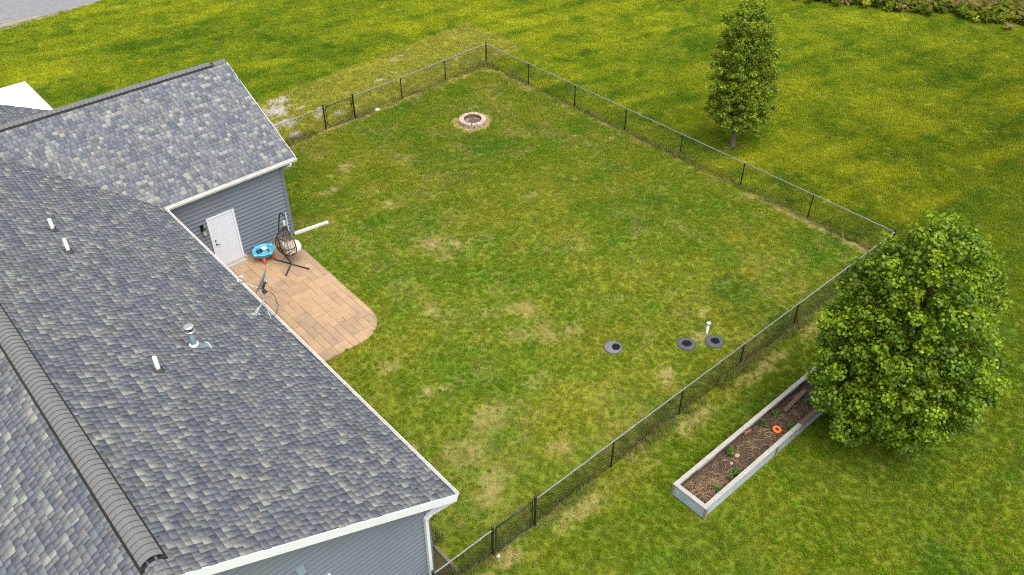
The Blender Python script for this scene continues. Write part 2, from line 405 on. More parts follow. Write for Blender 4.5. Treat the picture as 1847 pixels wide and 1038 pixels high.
# -- shingles: tabs of a laminated shingle, each a thin slab with its own tone
def shingle_mat():
    M = mat('laminated_asphalt_shingle', (.2, .2, .2), rough=.92, spec=.2, vcol='tone', noise=.38, nscale=55, bump=.5, bscale=160)
    return M
m_sh = shingle_mat()
TONES = np.array([1.0, .985, .94])*np.array([[.168, .178, .205], [.140, .152, .182], [.195, .200, .215], [.115, .125, .15], [.235, .240, .240], [.285, .290, .275], [.185, .180, .190], [.122, .138, .175], [.270, .275, .265], [.160, .162, .178]])
TP = np.array([.20, .17, .14, .12, .07, .06, .09, .09, .03, .06]); TP = TP/TP.sum()
WIDTHS = [.09, .12, .15, .18, .21, .245]
EXPO = .152
def tab_geo(wd, raised):
    t = .012 if raised else .0045; L = EXPO+.012; b = .0012
    g = .002
    V = [(g, 0, t), (wd-g, 0, t), (wd-g, L, t*.72), (g, L, t*.72), (g, 0, -b), (wd-g, 0, -b), (wd-g, L, -.003), (g, L, -.003)]
    F = [(0, 1, 2, 3), (4, 5, 1, 0), (5, 6, 2, 1), (7, 4, 0, 3)]
    return V, F
VAR = {}
def tab_mesh(wi, ti, raised):
    k = (wi, ti, raised)
    if k not in VAR:
        V, F = tab_geo(WIDTHS[wi], raised); me = npmesh('shingle', np.array(V), np.array(F), m_sh)
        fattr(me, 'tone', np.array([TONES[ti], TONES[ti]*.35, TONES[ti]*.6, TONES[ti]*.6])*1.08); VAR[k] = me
    return VAR[k]
ALLTABS = []   # (roof, P, frame, wi, ti, raised, area)
def shingle_slope(rf, origin, uvec, vvec, ulen, vlen, ok):
    u = Vector(uvec).normalized(); v = Vector(vvec).normalized(); n = u.cross(v)
    row = 0; s = 0.
    while s < vlen-.02:
        t = -random.uniform(0, .2); raised = random.random() < .5
        while t < ulen:
            wi = random.choices(range(6), [.10, .2, .24, .2, .15, .11])[0]; wd = WIDTHS[wi]
            a = max(t, 0); 
            P = Vector(origin)+u*t+v*s; C = P+u*(wd/2)+v*(EXPO/2)
            if t >= -.02 and t+wd <= ulen+.02 and ok(C):
                ti = int(rng.choice(len(TONES), p=TP))
                ALLTABS.append((rf, P+n*.002, (u, v, n), wi, ti, raised, C))
            elif ok(C) and t < 0 or (t+wd > ulen+.02 and ok(C)):
                # cut tab at the rake
                t2 = max(t, 0.); w2 = min(t+wd, ulen)-t2
                if w2 > .03:
                    ti = int(rng.choice(len(TONES), p=TP)); CUT.append((rf, Vector(origin)+u*t2+v*s+n*.002, (u, v, n), w2, ti, raised))
            t += wd; raised = (not raised) if random.random() < .78 else raised
        s += EXPO; row += 1
CUT = []
sl_len = math.hypot(EX-RX, RZ-zmain(EX)); gl_len = math.hypot(GY-GE, GZ-zgar(GE))
shingle_slope(roof, (EX, Y0, zmain(EX)), (0, 1, 0), (-1, 0, ROOF_S), Y1-Y0, sl_len, lambda C: not (GE-1 < C.y < NE+1 and C.x > 2 and zgar(C.y) > C.z+.075))
shingle_slope(roof, (WEX, Y1, zmain(WEX)), (0, -1, 0), (1, 0, ROOF_S), Y1-Y0, sl_len, lambda C: True)
shingle_slope(groof, (2.0, GE, zgar(GE)), (1, 0, 0), (0, 1, ROOF_S), GX-2.0, gl_len, lambda C: zmain(C.x) < C.z+.075 or C.x > EX)
shingle_slope(groof, (GX, NE, zgar(NE)), (-1, 0, 0), (0, -1, ROOF_S), GX-2.0, gl_len, lambda C: zmain(C.x) < C.z+.075 or C.x > EX)
Cs = np.array([t[6] for t in ALLTABS]); q = px(Cs)
nrm = np.array([t[2][2] for t in ALLTABS]); vd = np.array([0, 0, CAMH])-Cs; dist = np.linalg.norm(vd, axis=1)
cosv = (nrm*vd).sum(1)/dist
area = np.array([WIDTHS[t[3]] for t in ALLTABS])*cosv/dist**2
vis = (q[:, 0] > 8) & (q[:, 0] < 1839) & (q[:, 1] > 8) & (q[:, 1] < 1030) & (cosv > .03)
# not under the ridge caps
under = (np.abs(Cs[:, 0]-RX) < .22)
area = np.where(vis & ~under, area, -1)
single = set(np.argsort(-area)[:300].tolist())
BV = {roof.name: [], groof.name: []}; BF = {roof.name: [], groof.name: []}; BT = {roof.name: [], groof.name: []}; CNT = {roof.name: 0, groof.name: 0}
def bulk(rf, P, fr, V, F, ti):
    M = np.array([fr[0], fr[1], fr[2]]); W = np.array(V) @ M + np.array(P)
    BV[rf.name].append(W); BF[rf.name].append(np.array(F)+CNT[rf.name]); CNT[rf.name] += len(V)
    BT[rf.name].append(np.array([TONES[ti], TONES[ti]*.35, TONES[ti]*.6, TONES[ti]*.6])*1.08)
for i, (rf, P, fr, wi, ti, rs, C) in enumerate(ALLTABS):
    if i in single:
        rm = Matrix((fr[0], fr[1], fr[2])).transposed()
        link('shingle', tab_mesh(wi, ti, rs), rf, P, rm.to_euler())
    else:
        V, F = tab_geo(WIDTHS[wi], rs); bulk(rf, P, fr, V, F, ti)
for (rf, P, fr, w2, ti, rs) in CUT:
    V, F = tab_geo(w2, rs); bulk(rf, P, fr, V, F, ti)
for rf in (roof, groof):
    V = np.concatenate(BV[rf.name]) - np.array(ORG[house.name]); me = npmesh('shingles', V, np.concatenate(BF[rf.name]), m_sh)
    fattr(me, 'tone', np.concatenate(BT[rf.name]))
    o = link('shingles', me, rf, ORG[house.name]); o['kind'] = 'stuff'

# -- ridge vents and ridge caps
m_cap = mat('ridge_cap_shingle', (.25, .25, .255), rough=.92, spec=.2, noise=.3, nscale=45, bump=.4, bscale=150, vcol='tone')
def cap_mesh(hw, drop, lift, arch):
    n = 8; prof = []
    for k in range(n+1):
        a = -1+2*k/n; x = a*hw
        z = -abs(x)*drop if not arch else lift-(abs(a)**2.2)*hw*drop*1.0
        if arch: z = lift - hw*drop*(a*a*.75+abs(a)*.25)
        prof.append((x, z))
    V = []; F = []
    L = EXPO+.03
    for j, (yy, dz) in enumerate([(0, .020), (L, .002)]):
        for (x, z) in prof: V.append((x, yy, z+dz))
    for (x, z) in prof: V.append((x, .002, z-.004))
    m1 = n+1; T = []
    for k in range(n):
        F.append((k, k+1, m1+k+1, m1+k)); F.append((2*m1+k, 2*m1+k+1, k+1, k)); T += [(.165, .163, .160), (.03, .03, .033)]  # near-black butt faces paint in the shadow line at each cap edge
    me = npmesh('ridge_cap', np.array(V), np.array(F), m_cap); fattr(me, 'tone', np.array(T)); return me
cm = cap_mesh(.20, .5, .0, True); cmf = cap_mesh(.165, .5, .0, True)
y = Y0; 
while y < 10.1:
    link('ridge_cap', cmf, roof, (RX, y, RZ+.030), (0, 0, 0)); y += EXPO
v0 = y-.06
while y < Y1-.16:
    link('ridge_cap', cm, roof, (RX, y, RZ+.088)); y += EXPO
vb = MB()
vb.extr([(RX-.245, v0, RZ-.118), (RX+.245, v0, RZ-.118), (RX+.235, v0, RZ-.085), (RX+.195, v0, RZ-.035), (RX+.1, v0, RZ+.028), (RX, v0, RZ+.055), (RX-.1, v0, RZ+.028), (RX-.195, v0, RZ-.035), (RX-.235, v0, RZ-.085)], (0, Y1-.3-v0, 0))
vb.build('ridge_vent', m_black, house)
gcm = cap_mesh(.15, .5, .0, True)
x = GX
while x > gxl+.1:
    link('ridge_cap', gcm, groof, (x, GY, GZ+(.074 if x < GX-.5 else .025)), (0, 0, R(90))); x -= EXPO
MB().extr([(gxl, GY-.165, GZ-.08), (gxl, GY-.15, GZ-.03), (gxl, GY-.08, GZ+.02), (gxl, GY, GZ+.043), (gxl, GY+.08, GZ+.02), (gxl, GY+.15, GZ-.03), (gxl, GY+.165, GZ-.08)], (GX-.5-gxl, 0, 0)).build('ridge_vent', m_black, house)

# -- rake boards and fascia
def rake(p0, p1, off, depth, th):
    p0 = Vector(p0); p1 = Vector(p1); return MB().extr([p0, p1, p1+Vector((0, 0, -depth)), p0+Vector((0, 0, -depth))], off)
rk = MB()
rake((EX+.0, Y0-.022, zmain(EX)-.006), (RX, Y0-.022, RZ-.006), (0, .03, 0), .235, .03).build('rake_board', m_trim, house)
rake((WEX, Y0-.022, zmain(WEX)-.006), (RX-.002, Y0-.022, RZ-.006), (0, .03, 0), .235, .03).build('rake_board', m_trim, house)
rake((EX, Y1-.008, zmain(EX)-.006), (RX, Y1-.008, RZ-.006), (0, .03, 0), .235, .03).build('rake_board', m_trim, house)
rake((GX-.008, GE, zgar(GE)-.006), (GX-.008, GY, GZ-.006), (.03, 0, 0), .235, .03).build('rake_board', m_trim, house)
rake((GX-.008, NE, zgar(NE)-.006), (GX-.008, GY+.002, GZ-.006), (.03, 0, 0), .235, .03).build('rake_board', m_trim, house)
# sloped soffit strip behind the south rake board
MB().extr([(WX+.3, Y0+.045, topS(WX+.3)-.0), (RX, Y0+.045, topS(RX)), (RX, WS-.02, topS(RX)), (WX+.3, WS-.02, topS(WX+.3))], (0, 0, -.012)).build('soffit', m_soff, house)
# -- gutters: K-style trough; local profile in (d,z), d outwards
GP = [(0, 0), (.004, 0), (.004, -.105), (.075, -.105), (.082, -.07), (.112, -.04), (.118, -.004), (.106, -.004), (.106, .004), (.126, .004), (.126, -.012), (.118, -.046), (.09, -.075), (.082, -.113), (0, -.113)]
GTZ = zmain(EX)-.05
def gutter(p0, p1, outv, hang):
    p0 = Vector(p0); d = Vector(p1)-p0; ov = Vector(outv)
    g = MB(); pts = [p0+ov*a+Vector((0, 0, b)) for a, b in GP]
    n = len(pts); q = pts+[p+d for p in pts]
    g.add(q, [(i, (i+1) % n, n+(i+1) % n, n+i) for i in range(n)])
    for base in (0, n):
        g.add([q[base+i] for i in (1, 2, 3, 4, 5, 6)], [(0, 1, 2, 3, 4, 5)])
    go = g.build('gutter', m_gut, house)
    L = d.length; u = d.normalized(); s = .35
    while s < L:
        h = MB(); c = p0+u*s+Vector((0, 0, -.004))
        h.extr([c-u*.011, c+u*.011, c+u*.011+ov*.124, c-u*.011+ov*.124], (0, 0, .012))
        h.build('gutter_hanger', m_hang, go); s += hang*random.uniform(.93, 1.07)
    return go
m_gut = mat('white_gutter', (.80, .80, .79), rough=.42, noise=.18, nscale=5, col2=(.62, .59, .52))
m_hang = mat('gutter_hanger_metal', (.62, .57, .49), rough=.5)
g1 = gutter((EX-.02, Y0+.012, GTZ), (EX-.02, GE-.02, GTZ), (1, 0, 0), .62)
g2 = gutter((EX-.02+.13, GE+.02, GTZ), (GX+.02, GE+.02, GTZ), (0, -1, 0), .62)
m_dirt = mat('gutter_silt', (.42, .36, .26), rough=.95, noise=.4, nscale=14)
MB().box(EX-.012, EX+.053, Y0+.03, GE-.04, GTZ-.104, GTZ-.098).build('gutter_silt', m_dirt, g1)
MB().box(EX+.13, GX, GE-.053, GE+.012, GTZ-.104, GTZ-.098).build('gutter_silt', m_dirt, g2)
MB().box(EX-.045, EX-.022, Y0+.045, GE+.02, GTZ-.14, GTZ+.045).build('fascia', m_trim, house)
MB().box(EX-.02, GX-.045, GE+.022, GE+.045, GTZ-.14, GTZ+.045).build('fascia', m_trim, house)
# -- downspouts
def rect_tube(pts, a, b, side):
    """rectangular pipe along pts; side = direction of width a"""
    g = MB(); pts = [Vector(p) for p in pts]; s = Vector(side).normalized(); N = len(pts); vs = []
    for i, p in enumerate(pts):
        t = (pts[min(i+1, N-1)]-pts[max(i-1, 0)]).normalized(); nn = t.cross(s).normalized(); sv = nn.cross(t).normalized()
        if 0 < i < N-1:
            t1 = (pts[i]-pts[i-1]).normalized(); t2 = (pts[i+1]-pts[i]).normalized(); k = 1/max(.5, math.cos(t1.angle(t2)/2))
        else: k = 1
        vs += [p+sv*a/2*k+nn*b/2, p-sv*a/2*k+nn*b/2, p-sv*a/2*k-nn*b/2, p+sv*a/2*k-nn*b/2]
    fs = [(i*4+k, i*4+(k+1) % 4, i*4+4+(k+1) % 4, i*4+4+k) for i in range(N-1) for k in range(4)]+[(0, 3, 2, 1), tuple((N-1)*4+k for k in range(4))]
    return g.add(vs, fs)
dy = WS-.075
o = rect_tube([(EX+.04, Y0+.09, GTZ-.10), (EX+.035, Y0+.09, GTZ-.20), (EX-.03, Y0+.12, GTZ-.28), (WX+.04, dy-.03, GTZ-.62), (WX-.09, dy, GTZ-.74), (WX-.10, dy, GTZ-.84), (WX-.10, dy, .12)], .105, .085, (0, 1, 0)).build('downspout', m_trim, house, bevel=.008)
o = rect_tube([(GX-.25, GE-.04, GTZ-.10), (GX-.25, GE-.04, GTZ-.17), (GX-.28, GE-.02, GTZ-.22), (GEW+.09, GW+.10, GTZ-.50), (GEW+.062, GW+.13, GTZ-.58), (GEW+.062, GW+.13, GTZ-.68), (GEW+.062, GW+.13, .20), (GEW+.13, GW+.13, .10)], .085, .065, (0, 1, 0)).build('downspout', m_trim, house, bevel=.008)
m_pipe = mat('white_drain_pipe', (.72, .71, .64), rough=.5, noise=.12, nscale=6)
p0 = Vector((GEW+.10, GW+.18, .075)); p1 = Vector((12.98, 25.30, .06))
o = tag(rect_tube([p0, p1], .12, .09, (0, 0, 1)).build('downspout_extension', m_pipe, None, bevel=.012), 'white rectangular drain pipe lying on the lawn at the garage corner', 'drain pipe')

# -- back door
m_door = mat('white_door_paint', (.62, .65, .70), rough=.4, noise=.03, nscale=3)
DX0, DX1, DZ0, DZ1 = 8.36, 9.40, .20, 2.32
door = MB()
fy = GW-.035
dx0, dx1, dz0, dz1 = DX0+.075, DX1-.075, DZ0+.03, DZ1-.075
W_ = dx1-dx0; H_ = dz1-dz0
# six recessed panels: stiles/rails as proud boxes over a thin slab
cols = [(dx0+.11, dx0+W_/2-.05), (dx0+W_/2+.05, dx1-.11)]
rows = [(dz0+.20, dz0+.78), (dz0+.95, dz0+1.53), (dz0+1.63, dz1-.12)]
door.box(dx0, dx1, fy+.007, fy+.034, dz0, dz1)
door.box(dx0, cols[0][0], fy, fy+.0065, dz0, dz1).box(cols[0][1], cols[1][0], fy, fy+.0065, dz0, dz1).box(cols[1][1], dx1, fy, fy+.0065, dz0, dz1)
zz = [dz0, rows[0][0], rows[0][1], rows[1][0], rows[1][1], rows[2][0], rows[2][1], dz1]
for c in cols:
    for a, b in ((0, 1), (2, 3), (4, 5), (6, 7)): door.box(c[0]+.0005, c[1]-.0005, fy, fy+.0065, zz[a], zz[b])
door = door.build('door', m_door, house)
for c in cols:
    for r_ in rows:
        x0_, x1_, z0_, z1_ = c[0]+.016, c[1]-.016, r_[0]+.016, r_[1]-.016
        g = MB(); g.add([(x0_, fy+.0066, z0_), (x1_, fy+.0066, z0_), (x1_, fy+.0066, z1_), (x0_, fy+.0066, z1_), (x0_+.025, fy+.002, z0_+.025), (x1_-.025, fy+.002, z0_+.025), (x1_-.025, fy+.002, z1_-.025), (x0_+.025, fy+.002, z1_-.025)],
                        [(0, 1, 5, 4), (1, 2, 6, 5), (2, 3, 7, 6), (3, 0, 4, 7), (4, 5, 6, 7)])
        g.build('panel', m_door, door)
m_knob = mat('oil_rubbed_bronze', (.015, .013, .012), rough=.35, metal=.6)
kx = dx0+.07; RXm = Matrix.Rotation(R(90), 4, 'X')
MB().lathe([(0, .0), (.03, .0), (.03, .012), (.0, .014)], (kx, fy, dz0+1.10), 14, M=RXm).build('deadbolt', m_knob, door, True)
h = MB().lathe([(0, .0), (.032, .0), (.032, .012), (.012, .015), (.012, .055), (0, .056)], (kx, fy, dz0+.95), 14, M=RXm)
h.tube([(kx, fy-.05, dz0+.95), (kx+.05, fy-.055, dz0+.95), (kx+.12, fy-.05, dz0+.94)], .011, 8); h.build('handle', m_knob, door, True)
fr = MB(); cy0, cy1 = GW-.055, GW-.002
fr.box(DX0, dx0-.004, cy0, cy1, DZ0, DZ1).box(dx1+.004, DX1, cy0, cy1, DZ0, DZ1).box(dx0-.0038, dx1+.0038, cy0, cy1, dz1+.004, DZ1-.0005)
fr.build('door_frame', m_trim, house, bevel=.004)
m_thr = mat('tan_threshold', (.45, .40, .34), rough=.7, noise=.15)
MB().box(dx0-.003, dx1+.003, GW-.09, GW-.003, DZ0-.02, DZ0+.022).build('threshold', m_thr, house)
m_step = mat('door_step_concrete', (.48, .43, .37), rough=.85, noise=.15, nscale=5)
MB().box(DX0+.01, DX1-.01, GW-.20, GW+.018, .0, DZ0-.023).box(DX1-.009, DX1+.05, GW-.17, GW+.018, 0, DZ0+.10).build('door_step', m_step, house, bevel=.006)
# wall lantern left of the door
m_glass = mat('seeded_lamp_glass', (.5, .46, .36), rough=.15, spec=.6)
lx, lz = 8.16, 2.02
l = MB().box(lx-.06, lx+.06, GW-.035, GW-.014, lz-.13, lz+.13).box(lx-.012, lx+.012, GW-.17, GW-.034, lz+.06, lz+.085)
l.lathe([(0, .1), (.03, .09), (.08, .03), (.085, .015), (0, .015)], (lx, GW-.17, lz), 10).lathe([(0, -.235), (.06, -.23), (.06, -.21), (0, -.21)], (lx, GW-.17, lz), 10)
wlight = l.build('wall_light', m_knob, house)
MB().lathe([(.05, -.208), (.066, .013)], (lx, GW-.17, lz), 10).build('glass', m_glass, wlight)
# outlet / hose box low by the garage corner with short conduit
m_box = mat('pale_teal_box', (.50, .62, .60), rough=.5)
bx_ = MB().box(11.10, 11.22, GW-.09, GW-.012, .78, .98); bx_ = bx_.build('utility_box', m_box, house, bevel=.006)
MB().tube([(11.28, GW-.05, 1.30), (11.28, GW-.05, .35)], .018, 8).build('conduit', m_trim, house)
# bathroom exhaust hood on the south gable and the window whose head just shows
m_hood = mat('exhaust_hood_paint', (.17, .23, .25), rough=.5)
hv = MB().box(3.26, 3.46, WS-.035, WS-.012, 3.70, 3.96)
hv.extr([(3.275, WS-.036, 3.94), (3.275, WS-.10, 3.74), (3.275, WS-.036, 3.74)], (.17, 0, 0)); hv.build('exhaust_hood', m_hood, house)
win = MB(); wx0, wx1, wz0, wz1 = 3.05, 3.95, 1.75, 3.10
win.box(wx0, wx0+.08, WS-.05, WS-.013, wz0, wz1).box(wx1-.08, wx1, WS-.05, WS-.013, wz0, wz1).box(wx0+.0805, wx1-.0805, WS-.05, WS-.013, wz1-.08, wz1).box(wx0+.0805, wx1-.0805, WS-.05, WS-.013, wz0, wz0+.08)
win.box(wx0+.0805, wx1-.0805, WS-.045, WS-.014, (wz0+wz1)/2-.02, (wz0+wz1)/2+.02)
win = win.build('window', m_trim, house)
m_pane = mat('window_glass', (.03, .04, .05), rough=.05, spec=.8)
for a, b in ((wz0+.081, (wz0+wz1)/2-.021), ((wz0+wz1)/2+.021, wz1-.081)): MB().box(wx0+.081, wx1-.081, WS-.03, WS-.02, a, b).build('pane', m_pane, win)

# -- plumbing vent pipes and the flue
m_pvc = mat('white_pvc', (.74, .73, .72), rough=.45)
m_boot = mat('rubber_boot', (.045, .042, .04), rough=.8)
m_hole = mat('dark_bore', (.01, .01, .01), rough=.9)
slopeM = Matrix.Rotation(math.atan(ROOF_S), 4, 'Y')
def vent_pipe(x, y, hgt):
    z = zmain(x)+.008
    v = MB().lathe([(.052, -.1), (.052, hgt), (.050, hgt+.004), (.040, hgt+.004), (.040, hgt-.25), (0, hgt-.25)], (x, y, z), 18).build('vent_pipe', m_pvc, house, True)
    MB().lathe([(.0, hgt-.24), (.039, hgt-.24)], (x, y, z), 14).build('bore', m_hole, v)
    MB().lathe([(.13, .012), (.125, .02), (.085, .03), (.062, .085), (.054, .09)], (x, y, z), 20, M=slopeM).build('rubber_boot', m_boot, v, True)
vent_pipe(3.45, 23.07, .36); vent_pipe(3.40, 21.72, .42); vent_pipe(3.27, 15.70, .42)
m_flue = mat('blue_grey_flue_paint', (.17, .24, .27), rough=.45, metal=.3)
m_galv = mat('bright_galvanised_steel', (.72, .71, .70), rough=.28, metal=.9, noise=.2, nscale=9)
m_dark = mat('dark_louvre', (.05, .05, .05), rough=.5, metal=.5)
fx, fyy = 4.42, 16.60; fz = zmain(fx)
fl = MB().lathe([(.072, -.05), (.072, .50), (0, .50)], (fx, fyy, fz), 20).build('flue', m_flue, house, True)
MB().lathe([(.085, .485), (.125, .49), (.125, .515), (.10, .52), (.095, .53)], (fx, fyy, fz), 22).build('cap_base', m_galv, fl, True)
MB().lathe([(.09, .52), (.09, .64)], (fx, fyy, fz), 18).build('louvre', m_dark, fl, True)
for k in range(6):
    a = k*math.pi/3+.3; MB().box(-.02, .02, -.004, .004, .515, .645, Matrix.Translation((fx, fyy, fz)) @ Matrix.Rotation(a, 4, 'Z') @ Matrix.Translation((0, .108, 0))).build('cap_strut', m_galv, fl)
MB().lathe([(0, .675), (.07, .668), (.125, .655), (.128, .640), (.12, .636), (0, .636)], (fx, fyy, fz), 22).build('rain_cap', m_galv, fl, True)
MB().lathe([(.073, .10), (.12, .075), (.125, .06), (.118, .05), (.075, .05)], (fx, fyy, fz), 22).build('storm_collar', m_pvc, fl, True)
fz2 = zmain(fx)
MB().lathe([(.125, .008), (.12, .02), (.085, .10), (.073, .11)], (fx+.01, fyy, fz2), 22, M=slopeM).build('flashing', m_flue, fl, True)
MB().extr([(fx+.02, fyy-.14, zmain(fx+.02)+.016), (fx+.30, fyy-.12, zmain(fx+.30)+.016), (fx+.33, fyy+.02, zmain(fx+.33)+.016), (fx+.05, fyy+.12, zmain(fx+.05)+.016)], (0, 0, .006)).build('flashing_apron', m_flue, fl)
MB().tube([(fx+.33, fyy-.16, zmain(fx+.33)+.03), (fx+.35, fyy+.05, zmain(fx+.35)+.03), (fx+.31, fyy+.10, zmain(fx+.31)+.03)], .016, 8).build('sealant_bead', m_pvc, fl, True)

# ================================================================== PATIO (stamped concrete, ashlar pattern)
PAT = [(WX+.03, GW+.01), (11.36, GW+.01), (11.33, 22.4), (11.28, 20.3)]
for k in range(1, 9):
    a = k/8*math.pi/2; PAT.append((10.08+1.2*math.cos(a), 19.88-1.2*math.sin(a)))
PAT += [(9.39, 18.68), (8.6, 18.72), (WX+.03, 18.74)]
PAT = PAT[::-1]   # counter-clockwise
def poly_area(p): return sum(p[i][0]*p[(i+1) % len(p)][1]-p[(i+1) % len(p)][0]*p[i][1] for i in range(len(p)))/2
if poly_area(PAT) < 0: PAT = PAT[::-1]
def clip(poly, cp):
    out = list(poly)
    for i in range(len(cp)):
        ax, ay = cp[i]; bx, by = cp[(i+1) % len(cp)]; inp = out; out = []
        if not inp: return []
        def sd_(p): return (bx-ax)*(p[1]-ay)-(by-ay)*(p[0]-ax)
        for j in range(len(inp)):
            P, Q = inp[j], inp[(j+1) % len(inp)]; a, b = sd_(P), sd_(Q)
            if a >= 0: out.append(P)
            if (a >= 0) != (b >= 0):
                t = a/(a-b); out.append((P[0]+(Q[0]-P[0])*t, P[1]+(Q[1]-P[1])*t))
    return out
m_pbase = mat('patio_joint_concrete', (.24, .16, .095), rough=.9, noise=.3)
m_pav = [mat('stamped_concrete_%d' % i, c, rough=.75, noise=.22, nscale=2.2, bump=.25, bscale=30, col2=c2) for i, (c, c2) in enumerate([((tuple(.95*v for v in a_)), tuple(.95*v for v in b_)) for a_, b_ in [((.49, .325, .175), (.37, .245, .14)), ((.45, .29, .165), (.33, .215, .135)), ((.50, .325, .185), (.39, .255, .15)), ((.43, .285, .165), (.30, .21, .14))]])]
patio = MB().prism(PAT, -.04, .012).build('patio', m_pbase)
tag(patio, 'tan stamped concrete patio with ashlar joints and one rounded corner', 'patio')
CELL = .26; X0_, Y0_ = WX-.1, 18.4
nxc, nyc = int((11.6-X0_)/CELL)+1, int((25.5-Y0_)/CELL)+1
occ = np.zeros((nxc, nyc), bool)
sizes = [(2, 2), (2, 1), (1, 2), (2, 2), (3, 2), (1, 1), (2, 3), (2, 1), (1, 2)]
prnd = random.Random(5)
for j in range(nyc):
    for i in range(nxc):
        if occ[i, j]: continue
        opts = sizes[:]; prnd.shuffle(opts)
        for a, b in opts+[(1, 1)]:
            if i+a <= nxc and j+b <= nyc and not occ[i:i+a, j:j+b].any():
                occ[i:i+a, j:j+b] = True; break
        g = .006
        x0_, x1_, y0_, y1_ = X0_+i*CELL+g, X0_+(i+a)*CELL-g, Y0_+j*CELL+g, Y0_+(j+b)*CELL-g
        jit = lambda: prnd.uniform(-.005, .005)
        pl = [(x0_+jit(), y0_+jit()), (x1_+jit(), y0_+jit()), (x1_+jit(), y1_+jit()), (x0_+jit(), y1_+jit())]
        pl = clip(pl, PAT)
        if len(pl) >= 3 and poly_area(pl) > .004:
            c = (sum(p_[0] for p_ in pl)/len(pl), sum(p_[1] for p_ in pl)/len(pl)); n_ = len(pl)
            zt = .024+prnd.uniform(-.0015, .0015); inn = [(c[0]+(p_[0]-c[0])*.972, c[1]+(p_[1]-c[1])*.972) for p_ in pl]
            g_ = MB().add([(x, y, .005) for x, y in pl]+[(x, y, zt-.004) for x, y in pl]+[(x, y, zt) for x, y in inn],
                          [(k, (k+1) % n_, n_+(k+1) % n_, n_+k) for k in range(n_)]+[(n_+k, n_+(k+1) % n_, 2*n_+(k+1) % n_, 2*n_+k) for k in range(n_)]+[tuple(range(2*n_, 3*n_))])
            g_.build('paver', m_pav[prnd.choices(range(4), [.35, .25, .25, .15])[0]], patio)

# ================================================================== CHAIN-LINK FENCE AND GATES
m_fence = mat('black_vinyl_coated_steel', (.014, .015, .016), rough=.30, spec=.6)
m_rail = mat('black_rail_sky_sheen', (.09, .093, .095), rough=.28, spec=.9, noise=.5, nscale=25, col2=(.30, .305, .31))  # pale grey mottling paints the sky's sheen onto the black rail
m_wire = mat('black_vinyl_wire', (.016, .019, .017), rough=.45)
HF = 1.15
def link_mesh(L, h, p=.062, r=.0040):
    n = max(2, int(round(L/p))); p = L/n; nz = int(round(h/(p*.5))); zz = np.linspace(0, h, nz+1)
    ang = np.array([0, 2.094, 4.189]); V = []; F = []
    base = 0
    for i in range(n):
        xc = (i+.5)*p; x = xc+np.where(np.arange(nz+1) % 2 == 0, -1, 1)*p*.5
        yv = np.where(np.arange(nz+1) % 2 == 0, -1, 1)*.003
        ring = np.stack([x[:, None]+r*np.cos(ang)[None], yv[:, None]+r*np.sin(ang)[None], np.repeat(zz[:, None], 3, 1)], -1).reshape(-1, 3)
        V.append(ring); a = np.arange(nz)*3
        for k in range(3):
            F.append(np.stack([a+k, a+(k+1) % 3, a+3+(k+1) % 3, a+3+k], 1)+base)
        base += len(ring)
    return npmesh('chain_link_mesh', np.concatenate(V), np.concatenate(F), m_wire)
LM = {}
def place_link(parent, a, b, z0=.02, h=1.11):
    a = Vector(a); b = Vector(b); L = (b-a).length; k = (round(L, 2), h)
    if k not in LM: LM[k] = link_mesh(L, h)
    link('chain_link_mesh', LM[k], parent, (a.x, a.y, z0), (0, 0, math.atan2(b.y-a.y, b.x-a.x)))
def fpost(parent, p, r=.03, h=HF, cap=True):
    g = MB().lathe([(0, -.1), (r, -.1), (r, h), (r*.9, h+.012), (r*.45, h+.028), (0, h+.03)], (p[0], p[1], 0), 12)
    o = g.build('post', m_fence, parent, True)
    return o
def frail(parent, a, b, z=HF-.02, n=14):
    a = Vector(a); b = Vector(b); pts = []
    for k in range(n+1):
        q = a.lerp(b, k/n); pts.append((q.x, q.y, z+.008*math.sin(k*1.7+a.x)+random.uniform(-.002, .002)))
    MB().tube(pts, .021, 8).build('top_rail', m_rail, parent, True)
def run(label, pts, heavy, ends, group='chain-link fence runs'):
    c = pts[0]
    f = thing('chain_link_fence', label, 'fence', (c[0], c[1], 0), None)
    for i, p in enumerate(pts):
        if i == 0 and not ends[0]: continue
        if i == len(pts)-1 and not ends[1]: continue
        hv = i in heavy
        fpost(f, p, .038 if hv else .026, HF+(.09 if hv else -.035))
    for a, b in zip(pts[:-1], pts[1:]):
        place_link(f, a, b)
    frail(f, pts[0], pts[-1], n=14*(len(pts)-1))
    MB().tube([(p[0], p[1], .05) for p in pts], .0025, 4).build('bottom_wire', m_wire, f)
    return f
tup = lambda v: (v.x, v.y, 0)
PN = Vector((16.96, 31.78, 0)); PO = A+dL*8.445
left_pts = [tup(A), tup(A+dL*2.815), tup(A+dL*5.63), tup(PO)]
right_pts = [tup(A+dR*3.2*k) for k in range(7)]+[tup(CNR)]
near_pts = [tup(CNR)]+[tup(CNR+dN*t) for t in (3.1, 6.075, 9.03, 11.98, 14.93, 17.89-.02)]
PL = Vector(near_pts[-1]); PM = Vector((8.10, 9.74, 0)); PE = Vector((6.24, 9.74, 0))
f1 = run('black chain-link fence run behind the fire pit, from far gate to corner', left_pts, {0, 3}, (False, True))
f2 = run('black chain-link fence run along the far right side, passing the small tree', right_pts, {0, 7}, (True, True))
f3 = run('black chain-link fence run beside the raised garden bed', near_pts, {6}, (False, True))
f4 = run('short black chain-link fence piece between garage and far gate', [(GEW+.05, 31.55, 0), (14.2, 31.66, 0), tup(PN)], {0, 2}, (True, True))
f5 = run('short black chain-link fence piece between the house corner and near gate', [tup(PE), tup(PM)], {0, 1}, (True, True))
